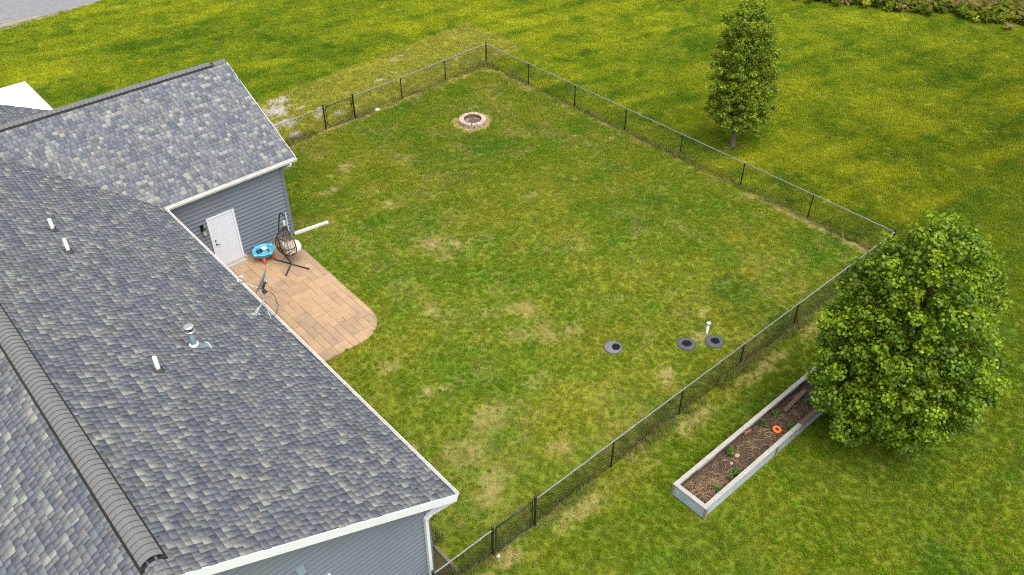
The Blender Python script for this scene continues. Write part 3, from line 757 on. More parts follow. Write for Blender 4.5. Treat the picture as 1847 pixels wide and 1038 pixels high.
def gate(label, a, b):
    a = Vector(a); b = Vector(b); u = (b-a).normalized(); a2 = a+u*.11; b2 = b-u*.10
    g = thing('chain_link_gate', label, 'gate', (a2.x, a2.y, 0))
    z0, z1 = .07, 1.12; fr = .02
    MB().tube([(a2.x, a2.y, z0), (a2.x, a2.y, z1)], fr, 10).build('gate_stile', m_fence, g, True)
    MB().tube([(b2.x, b2.y, z0), (b2.x, b2.y, z1)], fr, 10).build('gate_stile', m_fence, g, True)
    MB().tube([(a2.x, a2.y, z1), (b2.x, b2.y, z1)], fr*.95, 10).build('gate_rail', m_fence, g, True)
    MB().tube([(a2.x, a2.y, z0), (b2.x, b2.y, z0)], fr*.95, 10).build('gate_rail', m_fence, g, True)
    place_link(g, a2+u*.05, b2-u*.05, z0+.01, 1.03)
    for s in (.06,): 
        MB().tube([(a2.x+u.x*s, a2.y+u.y*s, z0), (a2.x+u.x*s, a2.y+u.y*s, z1)], .006, 6).build('tension_bar', m_fence, g)
        MB().tube([(b2.x-u.x*s, b2.y-u.y*s, z0), (b2.x-u.x*s, b2.y-u.y*s, z1)], .006, 6).build('tension_bar', m_fence, g)
    for zz_ in (.28, .95):
        MB().box(0, .12, -.018, .018, -.018, .018, Matrix.Translation((a.x, a.y, zz_)) @ Matrix.Rotation(math.atan2(u.y, u.x), 4, 'Z')).build('hinge', m_fence, g, bevel=.004)
    MB().box(-.13, .03, -.03, .03, -.03, .04, Matrix.Translation((b.x-u.x*.03, b.y-u.y*.03, .80)) @ Matrix.Rotation(math.atan2(u.y, u.x), 4, 'Z')).build('latch', m_fence, g, bevel=.005)
    mid = a2.lerp(b2, .62)
    return g, mid, u
g1_, _, _ = gate('closed black chain-link gate in the fence nearest the garage', PN, PO)
g2_, mid, u_ = gate('closed black chain-link gate near the house downspout', PM, PL)
for s in (-.08, .05, .14): MB().tube([(mid.x+u_.x*s, mid.y, 1.12), (mid.x+u_.x*(s+.06), mid.y, 1.125)], .032, 8).build('rail_wrap', m_fence, g2_)

# ================================================================== FIRE PIT
m_blk = [mat('fire_pit_block_%d' % i, c, rough=.9, noise=.35, nscale=14, bump=.4, bscale=60) for i, c in enumerate([(.56, .43, .33), (.50, .37, .29), (.60, .47, .37), (.45, .36, .30)])]
pc = Vector((22.44, 27.86, 0))
pit = thing('fire_pit', 'round fire pit ring of tan concrete blocks on the lawn', 'fire pit', pc)
def wedge(a0, a1, r0, r1, z0, z1, taper=0.):
    n = 3; pts = []
    for k in range(n+1):
        a = a0+(a1-a0)*k/n; pts.append((pc.x+r1*math.cos(a), pc.y+r1*math.sin(a)))
    for k in range(n, -1, -1):
        a = a0+(a1-a0)*k/n; pts.append((pc.x+r0*math.cos(a), pc.y+r0*math.sin(a)))
    return MB().prism(pts, z0, z1)
for course, (z0, z1, n, off, ro) in enumerate([(0., .105, 14, .1, .61), (.11, .215, 14, .33, .63)]):
    for k in range(n):
        a0 = off+k*2*math.pi/n; gp = .035 if course == 0 else random.uniform(.012, .03)
        wedge(a0+gp, a0+2*math.pi/n-gp, .41, ro+random.uniform(-.008, .008), z0, z1+random.uniform(-.004, .004)).build('block', random.choice(m_blk), pit, bevel=.008)
m_rust = mat('rusty_steel_ring', (.13, .055, .035), rough=.8, noise=.5, nscale=10)
MB().lathe([(.405, .02), (.405, .235), (.395, .235), (.395, .02)], pc, 40).build('steel_liner', m_rust, pit, True)
m_ash = mat('ash', (.34, .27, .21), rough=.97, noise=.5, nscale=16, bump=.9, bscale=30)
MB().lathe([(0, .10), (.2, .09), (.394, .07)], pc, 30).build('ash_bed', m_ash, pit, True)
m_stick = mat('charred_sticks', (.20, .14, .10), rough=.9, noise=.7, nscale=9)
for k in range(11):
    a = random.random()*6.28; r = random.uniform(.0, .22); b = random.random()*6.28; L = random.uniform(.1, .2)
    x, y = pc.x+r*math.cos(a), pc.y+r*math.sin(a)
    MB().tube([(x-L*math.cos(b), y-L*math.sin(b), .11), (x, y, .13), (x+L*math.cos(b), y+L*math.sin(b), .115)], random.uniform(.01, .022), 6).build('stick', m_stick, pit, True)

# ================================================================== SEPTIC LIDS AND MARKER
m_lid = [mat('grey_riser_lid_a', (.17, .165, .175), rough=.8, noise=.25, nscale=9), mat('grey_riser_lid_b', (.10, .097, .105), rough=.8, noise=.3, nscale=9)]
m_mem = mat('black_rubber_patch', (.006, .006, .007), rough=.8, spec=.2)
m_rim = mat('dark_riser_ring', (.07, .06, .055), rough=.85)
def septic(p, label, mi, off, seed):
    rr = random.Random(seed*13)
    t = thing('septic_tank_cover', label, 'lid', p, 'septic tank lids in the lawn')
    MB().lathe([(.315, -.02), (.315, .03), (.300, .034), (.29, .03)], p, 36).build('riser_ring', m_rim, t, True)
    MB().lathe([(0, .052), (.12, .05), (.27, .042), (.292, .034), (.292, .0)], p, 36).build('lid', m_lid[mi], t, True)
    n = 14; pts = []
    for k in range(n):
        a = k*2*math.pi/n; r = .165*rr.uniform(.82, 1.12); pts.append((p[0]+off[0]+r*math.cos(a), p[1]+off[1]+r*.92*math.sin(a)))
    MB().prism(pts, .04, .0575).build('rubber_patch', m_mem, t)
septic((16.13, 13.05, 0), 'light grey round septic lid set apart from the other two', 0, (.06, -.07), 1)
septic((18.06, 11.56, 0), 'dark grey round septic lid, middle of the three', 1, (0, 0), 2)
septic((18.84, 11.02, 0), 'dark grey round septic lid nearest the fence', 1, (.03, -.01), 3)
vp = thing('septic_vent', 'short white vent pipe with mushroom cap beside a septic lid', 'vent pipe', (19.0, 11.46, 0))
MB().lathe([(.045, -.05), (.045, .42), (0, .42)], (19.0, 11.46, 0), 14).build('pipe', m_pvc, vp, True)
MB().lathe([(.05, .40), (.075, .41), (.08, .46), (.06, .48), (0, .485)], (19.0, 11.46, 0), 16).build('cap', mat('grey_cap', (.45, .46, .45), rough=.5), vp, True)
m_stake = mat('weathered_stake_wood', (.36, .27, .18), rough=.9, noise=.3)
MB().box(19.07, 19.10, 11.44, 11.49, -.1, .46).build('stake', m_stake, vp)

# ================================================================== RAISED GARDEN BED
BX0, BX1, BY0, BY1, BH = 13.02, 20.2, 6.86, 7.94, .50
bed = thing('raised_garden_bed', 'long raised garden bed with weathered plank rim and corrugated metal sides', 'garden bed', (16.5, 7.4, 0))
m_plank = mat('weathered_grey_plank', (.44, .41, .365), rough=.9, noise=.3, nscale=7, bump=.4, bscale=40, col2=(.31, .28, .245))
m_plank2 = mat('wet_brown_plank', (.19, .125, .085), rough=.9, noise=.4, nscale=7, bump=.4, bscale=40)
m_corr = mat('galvanised_corrugated_steel', (.38, .45, .45), rough=.42, metal=.55, noise=.25, nscale=4)
cw, ct = .125, .04
def plank(x0, x1, y0, y1, mt, z=BH): MB().box(x0, x1, y0, y1, z-ct, z).build('rim_plank', mt, bed, bevel=.005)
plank(BX0-.02, 16.32, BY1-cw+.02, BY1+.02, m_plank); plank(16.326, BX1+.02, BY1-cw+.02, BY1+.02, m_plank, BH+.003)
plank(BX0-.02, 17.42, BY0-.02, BY0+cw-.02, m_plank); 
MB().box(17.45, 18.9, BY0-.02, BY0+cw-.02, BH-ct-.01, BH-.008, Matrix.Translation((0, 0, 0))).build('rim_plank', m_plank2, bed, bevel=.005)
plank(18.905, BX1+.02, BY0-.02, BY0+cw-.02, m_plank)
plank(BX0-.02, BX0+cw-.02, BY0+cw-.018, BY1-cw+.018, m_plank, BH-.002); plank(BX1-cw+.02, BX1+.02, BY0+cw-.018, BY1-cw+.018, m_plank, BH-.002)
def corrugated(a, b, outward):
    a = Vector(a); b = Vector(b); n = 40; V = []; F = []
    o_ = Vector(outward)
    for k in range(n+1):
        z = .03+(BH-ct-.03-.003)*k/n; d = .016*math.sin(k/n*2*math.pi*6.5)
        V += [a+o_*d+Vector((0, 0, z)), b+o_*d+Vector((0, 0, z))]
        V += [a+o_*(d-.004)+Vector((0, 0, z)), b+o_*(d-.004)+Vector((0, 0, z))]
    for k in range(n):
        i = k*4; F += [(i, i+1, i+5, i+4), (i+2, i+6, i+7, i+3)]
    MB().add(V, F).build('side_panel', m_corr, bed, True)
corrugated((BX0+.02, BY1-.03, 0), (BX0+.02, BY0+.03, 0), (-1, 0, 0)); corrugated((BX1-.02, BY0+.03, 0), (BX1-.02, BY1-.03, 0), (1, 0, 0))
corrugated((BX0+.03, BY0+.02, 0), (BX1-.03, BY0+.02, 0), (0, -1, 0)); corrugated((BX1-.03, BY1-.02, 0), (BX0+.03, BY1-.02, 0), (0, 1, 0))
m_leg = mat('grey_post_wood', (.30, .24, .18), rough=.9, noise=.35)
for x in (BX0+.045, 16.3, BX1-.045):
    for y in (BY0-.0, BY1): MB().box(x-.042, x+.042, y-.035, y+.035, -.05, BH-ct-.003).build('leg', m_leg, bed)
# soil with lumps
nxs, nys = 150, 26
sx = np.linspace(BX0+.03, BX1-.03, nxs); sy = np.linspace(BY0+.03, BY1-.03, nys); SX, SY = np.meshgrid(sx, sy)
def soil_z(x, y): return .21+.15*(fbm(x, y, .45, 70, 4)-.5)+.05*np.exp(-((x-13.7)**2+(y-7.3)**2)/.18)
V = np.stack([SX.ravel(), SY.ravel(), soil_z(SX, SY).ravel()], 1)-np.array([16.5, 7.4, 0])
ii = (np.arange(nys-1)[:, None]*nxs+np.arange(nxs-1)[None]).ravel()
m_soil = mat('dark_garden_soil', (.034, .020, .013), rough=.97, noise=.6, nscale=16, bump=1., bscale=40, col2=(.105, .066, .040))
link('soil', npmesh('soil', V, np.stack([ii, ii+1, ii+nxs+1, ii+nxs], 1), m_soil, True), bed, (16.5, 7.4, 0))
# dead vines lying on the soil: curved thin strips, joined
dv = MB(); m_vine = mat('dead_vine', (.38, .25, .13), rough=.95, noise=.6, nscale=30, col2=(.14, .085, .045))
for k in range(430):
    t = random.random()
    x = random.uniform(BX0+.15, 18.6) if t < .72 else random.gauss(13.75, .35); y = random.uniform(BY0+.14, BY1-.16); a = random.random()*6.28; L = random.uniform(.12, .42); x = min(max(x, BX0+.12), BX1-.2)
    pts = []
    for s in range(4):
        xx = min(max(x+math.cos(a)*L*s/3, BX0+.08), BX1-.1); yy = min(max(y+math.sin(a)*L*s/3, BY0+.12), BY1-.13)
        pts.append((xx, yy, float(soil_z(np.array(xx), np.array(yy)))+.006+.045*math.sin(math.pi*s/3)*random.random())); a += random.uniform(-.5, .5)
    dv.tube(pts, [.008, .010, .008, .004], 3)
tag(dv.build('dead_stems', m_vine), 'tangle of dry brown stems lying on the soil of the raised bed', 'plant debris', kind='stuff')
# loose boards, orange ring, stones in the bed
MB_ = MB().box(-.55, .55, -.06, .06, -.02, .02, Matrix.Translation((18.25, 7.60, .35)) @ Matrix.Rotation(R(2), 4, 'Z') @ Matrix.Rotation(R(-6), 4, 'Y') @ Matrix.Rotation(R(14), 4, 'X'))
tag(MB_.build('loose_board', m_plank2, bevel=.004), 'loose brown board lying in the far end of the raised bed', 'board')
m_or = mat('orange_plastic', (.75, .17, .02), rough=.4)
ring = MB().lathe([(.055, .0), (.055, .025), (.075, .038), (.11, .038), (.135, .022), (.138, .0), (.055, .0)], (16.92, 7.30, .29), 28, M=Matrix.Rotation(R(8), 4, 'X'))
tag(ring.build('plastic_ring', m_or, smooth=True), 'bright orange plastic ring lying on the bed soil', 'toy ring')
tag(MB().box(-.16, .16, -.012, .012, -.05, .05, Matrix.Translation((16.15, 7.775, .37)) @ Matrix.Rotation(R(20), 4, 'Y')).build('plastic_strip', mat('faded_orange', (.55, .20, .07), rough=.5, noise=.3), bevel=.004), 'faded orange plastic strip leaning inside the bed wall', 'strip')
m_rock = mat('pale_limestone', (.62, .57, .49), rough=.9, noise=.3, nscale=9, bump=.5, bscale=20)
def rock_mesh(name, r, seed, flat=.6, mt=None):
    rr = np.random.default_rng(seed); n = 10; V = []; F = []
    for i in range(1, 6):
        th = math.pi*i/6
        for k in range(n):
            a = 2*math.pi*k/n; s = r*(1+rr.uniform(-.16, .16)); V.append((s*math.sin(th)*math.cos(a), s*math.sin(th)*math.sin(a)*.8, s*flat*math.cos(th)))
    V += [(0, 0, r*flat), (0, 0, -r*flat)]
    b = MB()
    F = [(i*n+k, i*n+n+k, i*n+n+(k+1) % n, i*n+(k+1) % n) for i in range(4) for k in range(n)]+[(50, k, (k+1) % n) for k in range(n)]+[(51, 40+(k+1) % n, 40+k) for k in range(n)]
    return b.add(V, F).mesh(name, mt or m_rock, True)
def rock(p, r, seed, label, flat=.6, rz=0., mt=None):
    o = link('stone', rock_mesh('stone', r, seed, flat, mt), None, (p[0], p[1], p[2]+r*flat*.55), (0, 0, rz)); return tag(o, label, 'stone')
rock((19.80, 31.78, 0), .13, 3, 'small white stone at the foot of the fence beside the far gate', .55)
rock((8.19, 9.64, 0), .065, 4, 'small pale stone at the foot of the near gate post', .7)
rock((15.6, 32.15, 0), .34, 5, 'flat grey rock in the grass behind the short fence piece by the garage', .32, .4, mat('grey_rock', (.36, .33, .29), rough=.9, noise=.3, nscale=9, bump=.5, bscale=20))
rock((15.35, 7.52, float(soil_z(np.array(15.35), np.array(7.52)))-.01), .10, 6, 'larger tan stone lying on the garden bed soil', .5, 0, mat('tan_stone', (.45, .33, .18), rough=.9, noise=.3))
rock((14.95, 7.44, float(soil_z(np.array(14.95), np.array(7.44)))-.01), .06, 7, 'smaller tan stone lying on the garden bed soil', .6, 0, mat('tan_stone', (.45, .33, .18)))

# ================================================================== EGG SWING CHAIR
ch = thing('egg_chair', 'brown wicker hanging egg chair with cream cushion on a black stand', 'chair', (10.52, 23.92, .024))
m_blk_metal = mat('black_powder_coat', (.016, .014, .013), rough=.4, spec=.5)
m_wick = mat('dark_brown_wicker', (.050, .034, .026), rough=.65)
m_cush = mat('cream_cushion', (.66, .57, .47), rough=.9, noise=.08, nscale=8)
hub = Vector((10.52, 23.92, .05))
for tip in ((10.22, 24.55), (10.85, 23.24), (10.06, 23.46)):
    b = MB().tube([hub, Vector((tip[0], tip[1], .05))], .024, 8).build('base_leg', m_blk_metal, ch, True)
    MB().lathe([(0, .024), (.034, .026), (.034, .075), (0, .08)], (tip[0], tip[1], 0), 10).build('foot_cap', m_blk_metal, b, True)
pole = []
pb = Vector((10.52, 23.92, .06)); 
path = [(10.52, 23.92, .06), (10.50, 23.98, .25), (10.40, 24.20, .45), (10.42, 24.36, .75), (10.52, 24.44, 1.15), (10.62, 24.47, 1.55), (10.69, 24.46, 1.86), (10.72, 24.41, 1.95), (10.74, 24.30, 1.97), (10.74, 24.20, 1.93)]
def smooth_path(P, it=2):
    P = [Vector(p) for p in P]
    for _ in range(it):
        Q = [P[0]]
        for a, b in zip(P[:-1], P[1:]): Q += [a.lerp(b, .25), a.lerp(b, .75)]
        P = Q+[P[-1]]
    return P
MB().tube(smooth_path(path), .026, 8).build('pole', m_blk_metal, ch, True)
MB().tube([(10.74, 24.20, 1.93), (10.71, 24.13, 1.60)], .008, 5).build('hanging_strap', m_blk_metal, ch)
# basket frame: local axes facing fdir, side sdir
fdir = Vector((.93, -.22, 0)).normalized(); sdir = Vector((0, 0, 1)).cross(fdir)
bc = Vector((10.63, 24.02, 0)); ZB, ZT = .34, 1.60
def egg(phi, t):
    """phi 0 = facing direction, t 0..1 bottom to top"""
    rad = .47*math.sin(math.pi*min(1, max(0, t))**.86)**.75 if 0 < t < 1 else 0
    z = ZB+(ZT-ZB)*t
    return bc + fdir*(rad*math.cos(phi)*.86-.05*math.sin(math.pi*t)) + sdir*(rad*math.sin(phi)*1.0) + Vector((0, 0, z))
bk = MB()
for k in range(-8, 9):
    ph = math.pi+k*R(15.5)
    bk.tube([egg(ph, t) for t in np.linspace(.03, .985, 14)], .0085, 5)
rw = random.Random(3)
for k in range(26):
    ph = math.pi+rw.uniform(-1.9, 1.9); t = rw.uniform(.05, .8); pts = []
    dph = rw.uniform(-.35, .35); dt = rw.uniform(.03, .075)
    for s in range(8):
        if abs(ph-math.pi) > 2.05 or t > .97: break
        pts.append(egg(ph, t)); ph += dph; t += dt
    if len(pts) > 2: bk.tube(pts, .0075, 5)
for t in (.22, .46, .47, .74):
    bk.tube([egg(math.pi+a, t) for a in np.linspace(-2.1, 2.1, 22)], .010, 5)
for k in range(60):   # dense weave at the crown of the egg
    ph = math.pi+rw.uniform(-2.1, 2.1); t = rw.uniform(.70, .93)
    bk.tube([egg(ph, t), egg(ph+rw.uniform(-.5, .5), t+.05)], .0075, 4)
for a in np.linspace(0, 2*math.pi, 14, endpoint=False): bk.tube([egg(a, t) for t in (.03, .08, .15)], .0085, 4)
bk.build('basket', m_wick, ch, True)
rim = [egg(math.pi-2.1, t) for t in np.linspace(.20, .96, 14)]+[egg(math.pi+2.1, t) for t in np.linspace(.96, .20, 14)]
low = [egg(a, .20) for a in np.linspace(math.pi+2.1, 3*math.pi-2.1, 9)]
MB().tube(rim+low[1:-1], .017, 7, closed=True).build('rim', m_blk_metal, ch, True)
def pillow(c, rx, ry, rz, M):
    g = MB(); n, m_ = 20, 12; V = []; F = []
    for i in range(m_+1):
        th = -math.pi/2+math.pi*i/m_
        for k in range(n):
            a = 2*math.pi*k/n; f_ = lambda w, e: math.copysign(abs(w)**e, w)
            v = Vector((rx*f_(math.cos(th), .7)*f_(math.cos(a), .75), ry*f_(math.cos(th), .7)*f_(math.sin(a), .75), rz*f_(math.sin(th), .9))); V.append(Vector(c)+M @ v)
    for i in range(m_):
        for k in range(n): F.append((i*n+k, i*n+(k+1) % n, (i+1)*n+(k+1) % n, (i+1)*n+k))
    return g.add(V, F)
FM = Matrix((fdir, sdir, Vector((0, 0, 1)))).transposed()
pillow(bc+fdir*.10+Vector((0, 0, .66)), .33, .36, .11, FM @ Matrix.Rotation(R(-14), 3, 'Y')).build('seat_cushion', m_cush, ch, True)
pillow(bc-fdir*.20+Vector((0, 0, .98)), .09, .33, .30, FM @ Matrix.Rotation(R(-12), 3, 'Y')).build('back_cushion', m_cush, ch, True)

# ================================================================== WATER TABLE
wt = thing('water_table', 'blue plastic water play table with orange-red legs by the door', 'play table', (9.98, 24.84, .024))
m_blue = mat('sky_blue_plastic', (.11, .46, .66), rough=.38, noise=.06)
m_wat = mat('tub_water', (.10, .42, .58), rough=.08, spec=.6)
m_red = mat('terracotta_plastic', (.50, .085, .02), rough=.45)
tc_ = (9.98, 24.84, 0)
MB().lathe([(0, .24), (.22, .24), (.30, .28), (.335, .42), (.36, .425), (.37, .44), (.36, .46), (.325, .46), (.30, .43), (.27, .31), (0, .29)], tc_, 32, sx=1.14, sy=1.0).build('tub', m_blue, wt, True)
for a in (.4, 1.9, 3.4, 5.0):
    MB().lathe([(0, .36), (.075, .37), (.09, .44), (.07, .475), (0, .48)], (tc_[0]+.385*math.cos(a), tc_[1]+.335*math.sin(a), 0), 14).build('rim_lobe', m_blue, wt, True)
MB().lathe([(0, .372), (.288, .372)], tc_, 32, sx=1.14, sy=1.0).build('water', m_wat, wt)
for a in (1.0, 2.6, 4.2, 5.8):
    MB().lathe([(0, .024), (.082, .026), (.085, .06), (.062, .10), (.055, .27), (0, .28)], (tc_[0]+.28*math.cos(a), tc_[1]+.25*math.sin(a), 0), 14).build('leg', m_red, wt, True)
def small(name, prof, p, mt, label, cat, n=14): return tag(MB().lathe(prof, p, n).build(name, mt, None, True), label, cat)
m_wh = mat('white_plastic', (.78, .77, .76), rough=.4)
small('toy_bowl', [(0, 0), (.06, .005), (.095, .06), (.10, .09), (.09, .09), (.055, .02), (0, .015)], (10.04, 24.90, .374), m_wh, 'white toy bowl floating in the blue water table', 'toy bowl')
small('toy_cup', [(0, 0), (.032, 0), (.04, .09), (.035, .09), (.028, .01), (0, .01)], (10.12, 24.73, .374), mat('maroon_plastic', (.16, .025, .04), rough=.4), 'small maroon toy cup in the blue water table', 'toy cup')
tp = MB(); rr = random.Random(8)
for k in range(34):
    a = rr.random()*6.28; r = .11*math.sqrt(rr.random()); h_ = rr.uniform(.03, .15); b = rr.random()*6.28
    x, y = 9.83+r*math.cos(a), 24.86+r*math.sin(a)
    tp.extr([(x, y, .374), (x+.035*math.cos(b), y+.035*math.sin(b), .40+h_*.4), (x+.05*math.cos(b), y+.05*math.sin(b), .38+h_), (x+.012*math.cos(b+1.6), y+.012*math.sin(b+1.6), .40+h_*.5)], (.004, .003, .002))
tag(tp.build('toy_foliage', mat('dark_green_toy', (.02, .035, .018), rough=.6, noise=.5, nscale=40)), 'dark green leafy toy clump in the blue water table', 'toy plant')

# ================================================================== SATELLITE DISH
sb = Vector((6.61, 17.92, zmain(6.61)+.012))
dish = thing('satellite_dish', 'grey satellite dish on a silver mast at the eave of the roof', 'satellite dish', sb)
m_dish = mat('grey_dish_paint', (.25, .26, .30), rough=.45, noise=.06)
m_mast = mat('galvanised_mast', (.58, .59, .60), rough=.35, metal=.5)
SL = Matrix.Rotation(math.atan(ROOF_S), 4, 'Y')
MB().box(-.14, .10, -.06, .06, 0, .006, Matrix.Translation(sb) @ SL).box(-.03, .03, -.035, -.028, .0, .10, Matrix.Translation(sb) @ SL).box(-.03, .03, .028, .035, .0, .10, Matrix.Translation(sb) @ SL).build('foot_plate', m_mast, dish)
mt_ = Vector((6.96, 17.92, 4.24))
MB().tube(smooth_path([sb+Vector((0, 0, .05)), Vector((6.88, 17.92, 4.08)), Vector((6.955, 17.92, 4.18)), Vector((6.965, 17.92, 4.38))], 2), .024, 10).build('mast', m_mast, dish, True)
for (ax_, ay_) in ((6.86, 17.55), (6.40, 17.75)):
    MB().tube([(6.90, 17.92, 4.08), (ax_, ay_+.05, zmain(ax_)+.02)], .008, 6).build('strut', m_mast, dish, True)
hl = Vector((-.745, .667, 0)); nrm_ = (hl*math.cos(R(26))+Vector((0, 0, math.sin(R(26))))).normalized()
sid = nrm_.cross(Vector((0, 0, 1))).normalized(); upv = sid.cross(nrm_).normalized()
dc = Vector((6.965, 17.92, 4.38)) + nrm_*.12 + upv*.34
g = MB(); V = []; F = []; n, m_ = 28, 6
for side in (0, 1):
    for i in range(m_+1):
        r = i/m_
        for k in range(n):
            a = 2*math.pi*k/n; V.append(dc+sid*(.36*r*math.cos(a))+upv*(.40*r*math.sin(a))+nrm_*(.075*r*r-(.006 if side else 0)))
b_ = (m_+1)*n
for i in range(m_):
    for k in range(n):
        q4 = (i*n+k, (i+1)*n+k, (i+1)*n+(k+1) % n, i*n+(k+1) % n); F.append(q4); F.append(tuple(b_+j for j in q4[::-1]))
for k in range(n): F.append((m_*n+k, b_+m_*n+k, b_+m_*n+(k+1) % n, m_*n+(k+1) % n))
g.add(V, F).build('reflector', m_dish, dish, True)
m_brk = mat('dark_bracket', (.07, .07, .06), rough=.5, metal=.3)
BM = Matrix((sid, upv, nrm_)).transposed().to_4x4()
MB().box(-.07, .07, -.10, .06, -.09, -.01, Matrix.Translation(dc-upv*.12) @ BM).box(-.05, .05, -.06, .04, -.02, .07, Matrix.Translation(Vector((6.965, 17.92, 4.36)))).build('bracket', m_brk, dish, bevel=.006)
MB().lathe([(0, -.05), (.03, -.05), (.03, .06), (0, .06)], dc-nrm_*.08+upv*.02, 10).build('skew_plate', m_mast, dish, True)
lnbp = Vector((6.33, 17.98, 4.90))
lnbp = dc - upv*.20 + nrm_*.62 + Vector((0, 0, -.02))
MB().tube([dc-upv*.30-nrm_*.03, dc-upv*.30+nrm_*.25, lnbp-upv*.06], .014, 8).build('arm', m_mast, dish, True)
l_ = MB(); l_.tube([lnbp-upv*.08, lnbp+upv*.10], .026, 10); l_.build('feed_horn', m_wh, dish, True)
MB().tube([lnbp+upv*.08, lnbp+upv*.08-nrm_*.07+sid*.05], .03, 10).build('feed_horn', m_wh, dish, True)
m_cab = mat('black_coax', (.02, .017, .015), rough=.5)
MB().tube(smooth_path([(6.97, 17.90, 4.42), (7.10, 17.72, 4.38), (7.13, 17.60, 4.10), (7.05, 17.62, 3.75), (6.95, 17.70, 3.60)], 3), .006, 5).build('cable', m_cab, dish, True)
MB().tube(smooth_path([(6.97, 17.90, 4.40), (7.16, 17.80, 4.30), (7.15, 17.55, 4.0), (7.00, 17.60, 3.68)], 3), .006, 5).build('cable', m_cab, dish, True)
MB().tube(smooth_path([(6.61, 17.88, zmain(6.61)+.03), (6.80, 17.55, zmain(6.80)+.022), (6.86, 17.1, zmain(6.86)+.022), (6.95, 16.7, zmain(6.95)+.022), (6.98, 16.2, zmain(6.98)+.022), (6.99, 15.2, zmain(6.99)+.022)], 3), .007, 5).build('cable', m_cab, dish, True)

# ================================================================== TIMBER EDGING, MULCH BED
m_timb = mat('edging_timber', (.24, .20, .12), rough=.9, noise=.35, nscale=6)
tag(MB().box(7.10, 7.20, 8.2, 11.1, -.02, .07).build('edging_timber', m_timb, bevel=.008), 'long timber garden edging strip by the house corner, passing under the fence', 'garden edging')
m_mulch = mat('dark_mulch', (.12, .095, .045), rough=.97, noise=.6, nscale=14, bump=1, bscale=35)
struct(MB().box(WX+.01, 7.098, 8.2, 13.2, -.02, .022).build('mulch_bed', m_mulch))

# ================================================================== VEGETATION: scatter machinery
m_grass = foliage_mat('grass_blades', .30)
m_leaf = foliage_mat('broad_leaves', .25, .0)
m_stone_i = mat('gravel_stone', (.5, .45, .38), rough=.9, noise=.3, nscale=8)
def scatter(name, P, rot, scl, colr, var, protos, label, cat):
    me = bpy.data.meshes.new(name); me.vertices.add(len(P)); me.vertices.foreach_set('co', np.ascontiguousarray(P, np.float32).ravel())
    for an, ty, data, key in (('rot', 'FLOAT_VECTOR', rot, 'vector'), ('scl', 'FLOAT_VECTOR', scl, 'vector')):
        a = me.attributes.new(an, ty, 'POINT'); a.data.foreach_set(key, np.ascontiguousarray(data, np.float32).ravel())
    fattr(me, 'col', colr, 'POINT')
    a = me.attributes.new('variant', 'INT', 'POINT'); a.data.foreach_set('value', np.ascontiguousarray(var, np.int32))
    o = link(name, me); tag(o, label, cat, kind='stuff')
    ng = bpy.data.node_groups.new(name+'_scatter', 'GeometryNodeTree')
    ng.interface.new_socket('Geometry', in_out='INPUT', socket_type='NodeSocketGeometry'); ng.interface.new_socket('Geometry', in_out='OUTPUT', socket_type='NodeSocketGeometry')
    N = ng.nodes; gi = N.new('NodeGroupInput'); go = N.new('NodeGroupOutput'); ip = N.new('GeometryNodeInstanceOnPoints'); jn = N.new('GeometryNodeJoinGeometry')
    for pm in protos:
        po = bpy.data.objects.new(pm.name+'_shape', pm); oi = N.new('GeometryNodeObjectInfo'); oi.inputs['Object'].default_value = po; oi.inputs['As Instance'].default_value = True
        ng.links.new(oi.outputs['Geometry'], jn.inputs[0])
    def na(nm, ty):
        n = N.new('GeometryNodeInputNamedAttribute'); n.data_type = ty; n.inputs['Name'].default_value = nm; return n.outputs['Attribute']
    ip.inputs['Pick Instance'].default_value = True
    ng.links.new(gi.outputs[0], ip.inputs['Points']); ng.links.new(jn.outputs[0], ip.inputs['Instance'])
    ng.links.new(na('variant', 'INT'), ip.inputs['Instance Index']); ng.links.new(na('rot', 'FLOAT_VECTOR'), ip.inputs['Rotation']); ng.links.new(na('scl', 'FLOAT_VECTOR'), ip.inputs['Scale'])
    ng.links.new(ip.outputs[0], go.inputs[0])
    o.modifiers.new('scatter', 'NODES').node_group = ng
    return o
def blade_tuft(name, nb, h, spread, wdt, lean, seed, segs=2):
    rr = np.random.default_rng(seed); V = []; F = []; T = []
    for b in range(nb):
        a = rr.uniform(0, 6.283); r = spread*math.sqrt(rr.random()); x, y = r*math.cos(a), r*math.sin(a)
        d = rr.uniform(0, 6.283); dx, dy = math.cos(d), math.sin(d); hh = h*rr.uniform(.55, 1.15); ln = lean*rr.uniform(.3, 1.2)*hh; w2 = wdt*rr.uniform(.7, 1.3)
        sx_, sy_ = -dy*w2/2, dx*w2/2; i = len(V)
        V += [(x-sx_, y-sy_, -.01), (x+sx_, y+sy_, -.01), (x+dx*ln*.35-sx_*.8, y+dy*ln*.35-sy_*.8, hh*.6), (x+dx*ln*.35+sx_*.8, y+dy*ln*.35+sy_*.8, hh*.6), (x+dx*ln, y+dy*ln, hh*rr.uniform(.8, 1.0))]
        F += [(i, i+1, i+3), (i, i+3, i+2), (i+2, i+3, i+4)]; t = rr.uniform(.84, 1.16); T += [[t, t*rr.uniform(.95, 1.05), t]]*3
    me = npmesh(name, np.array(V), np.array(F), m_grass); fattr(me, 'tone', np.array(T)); return me
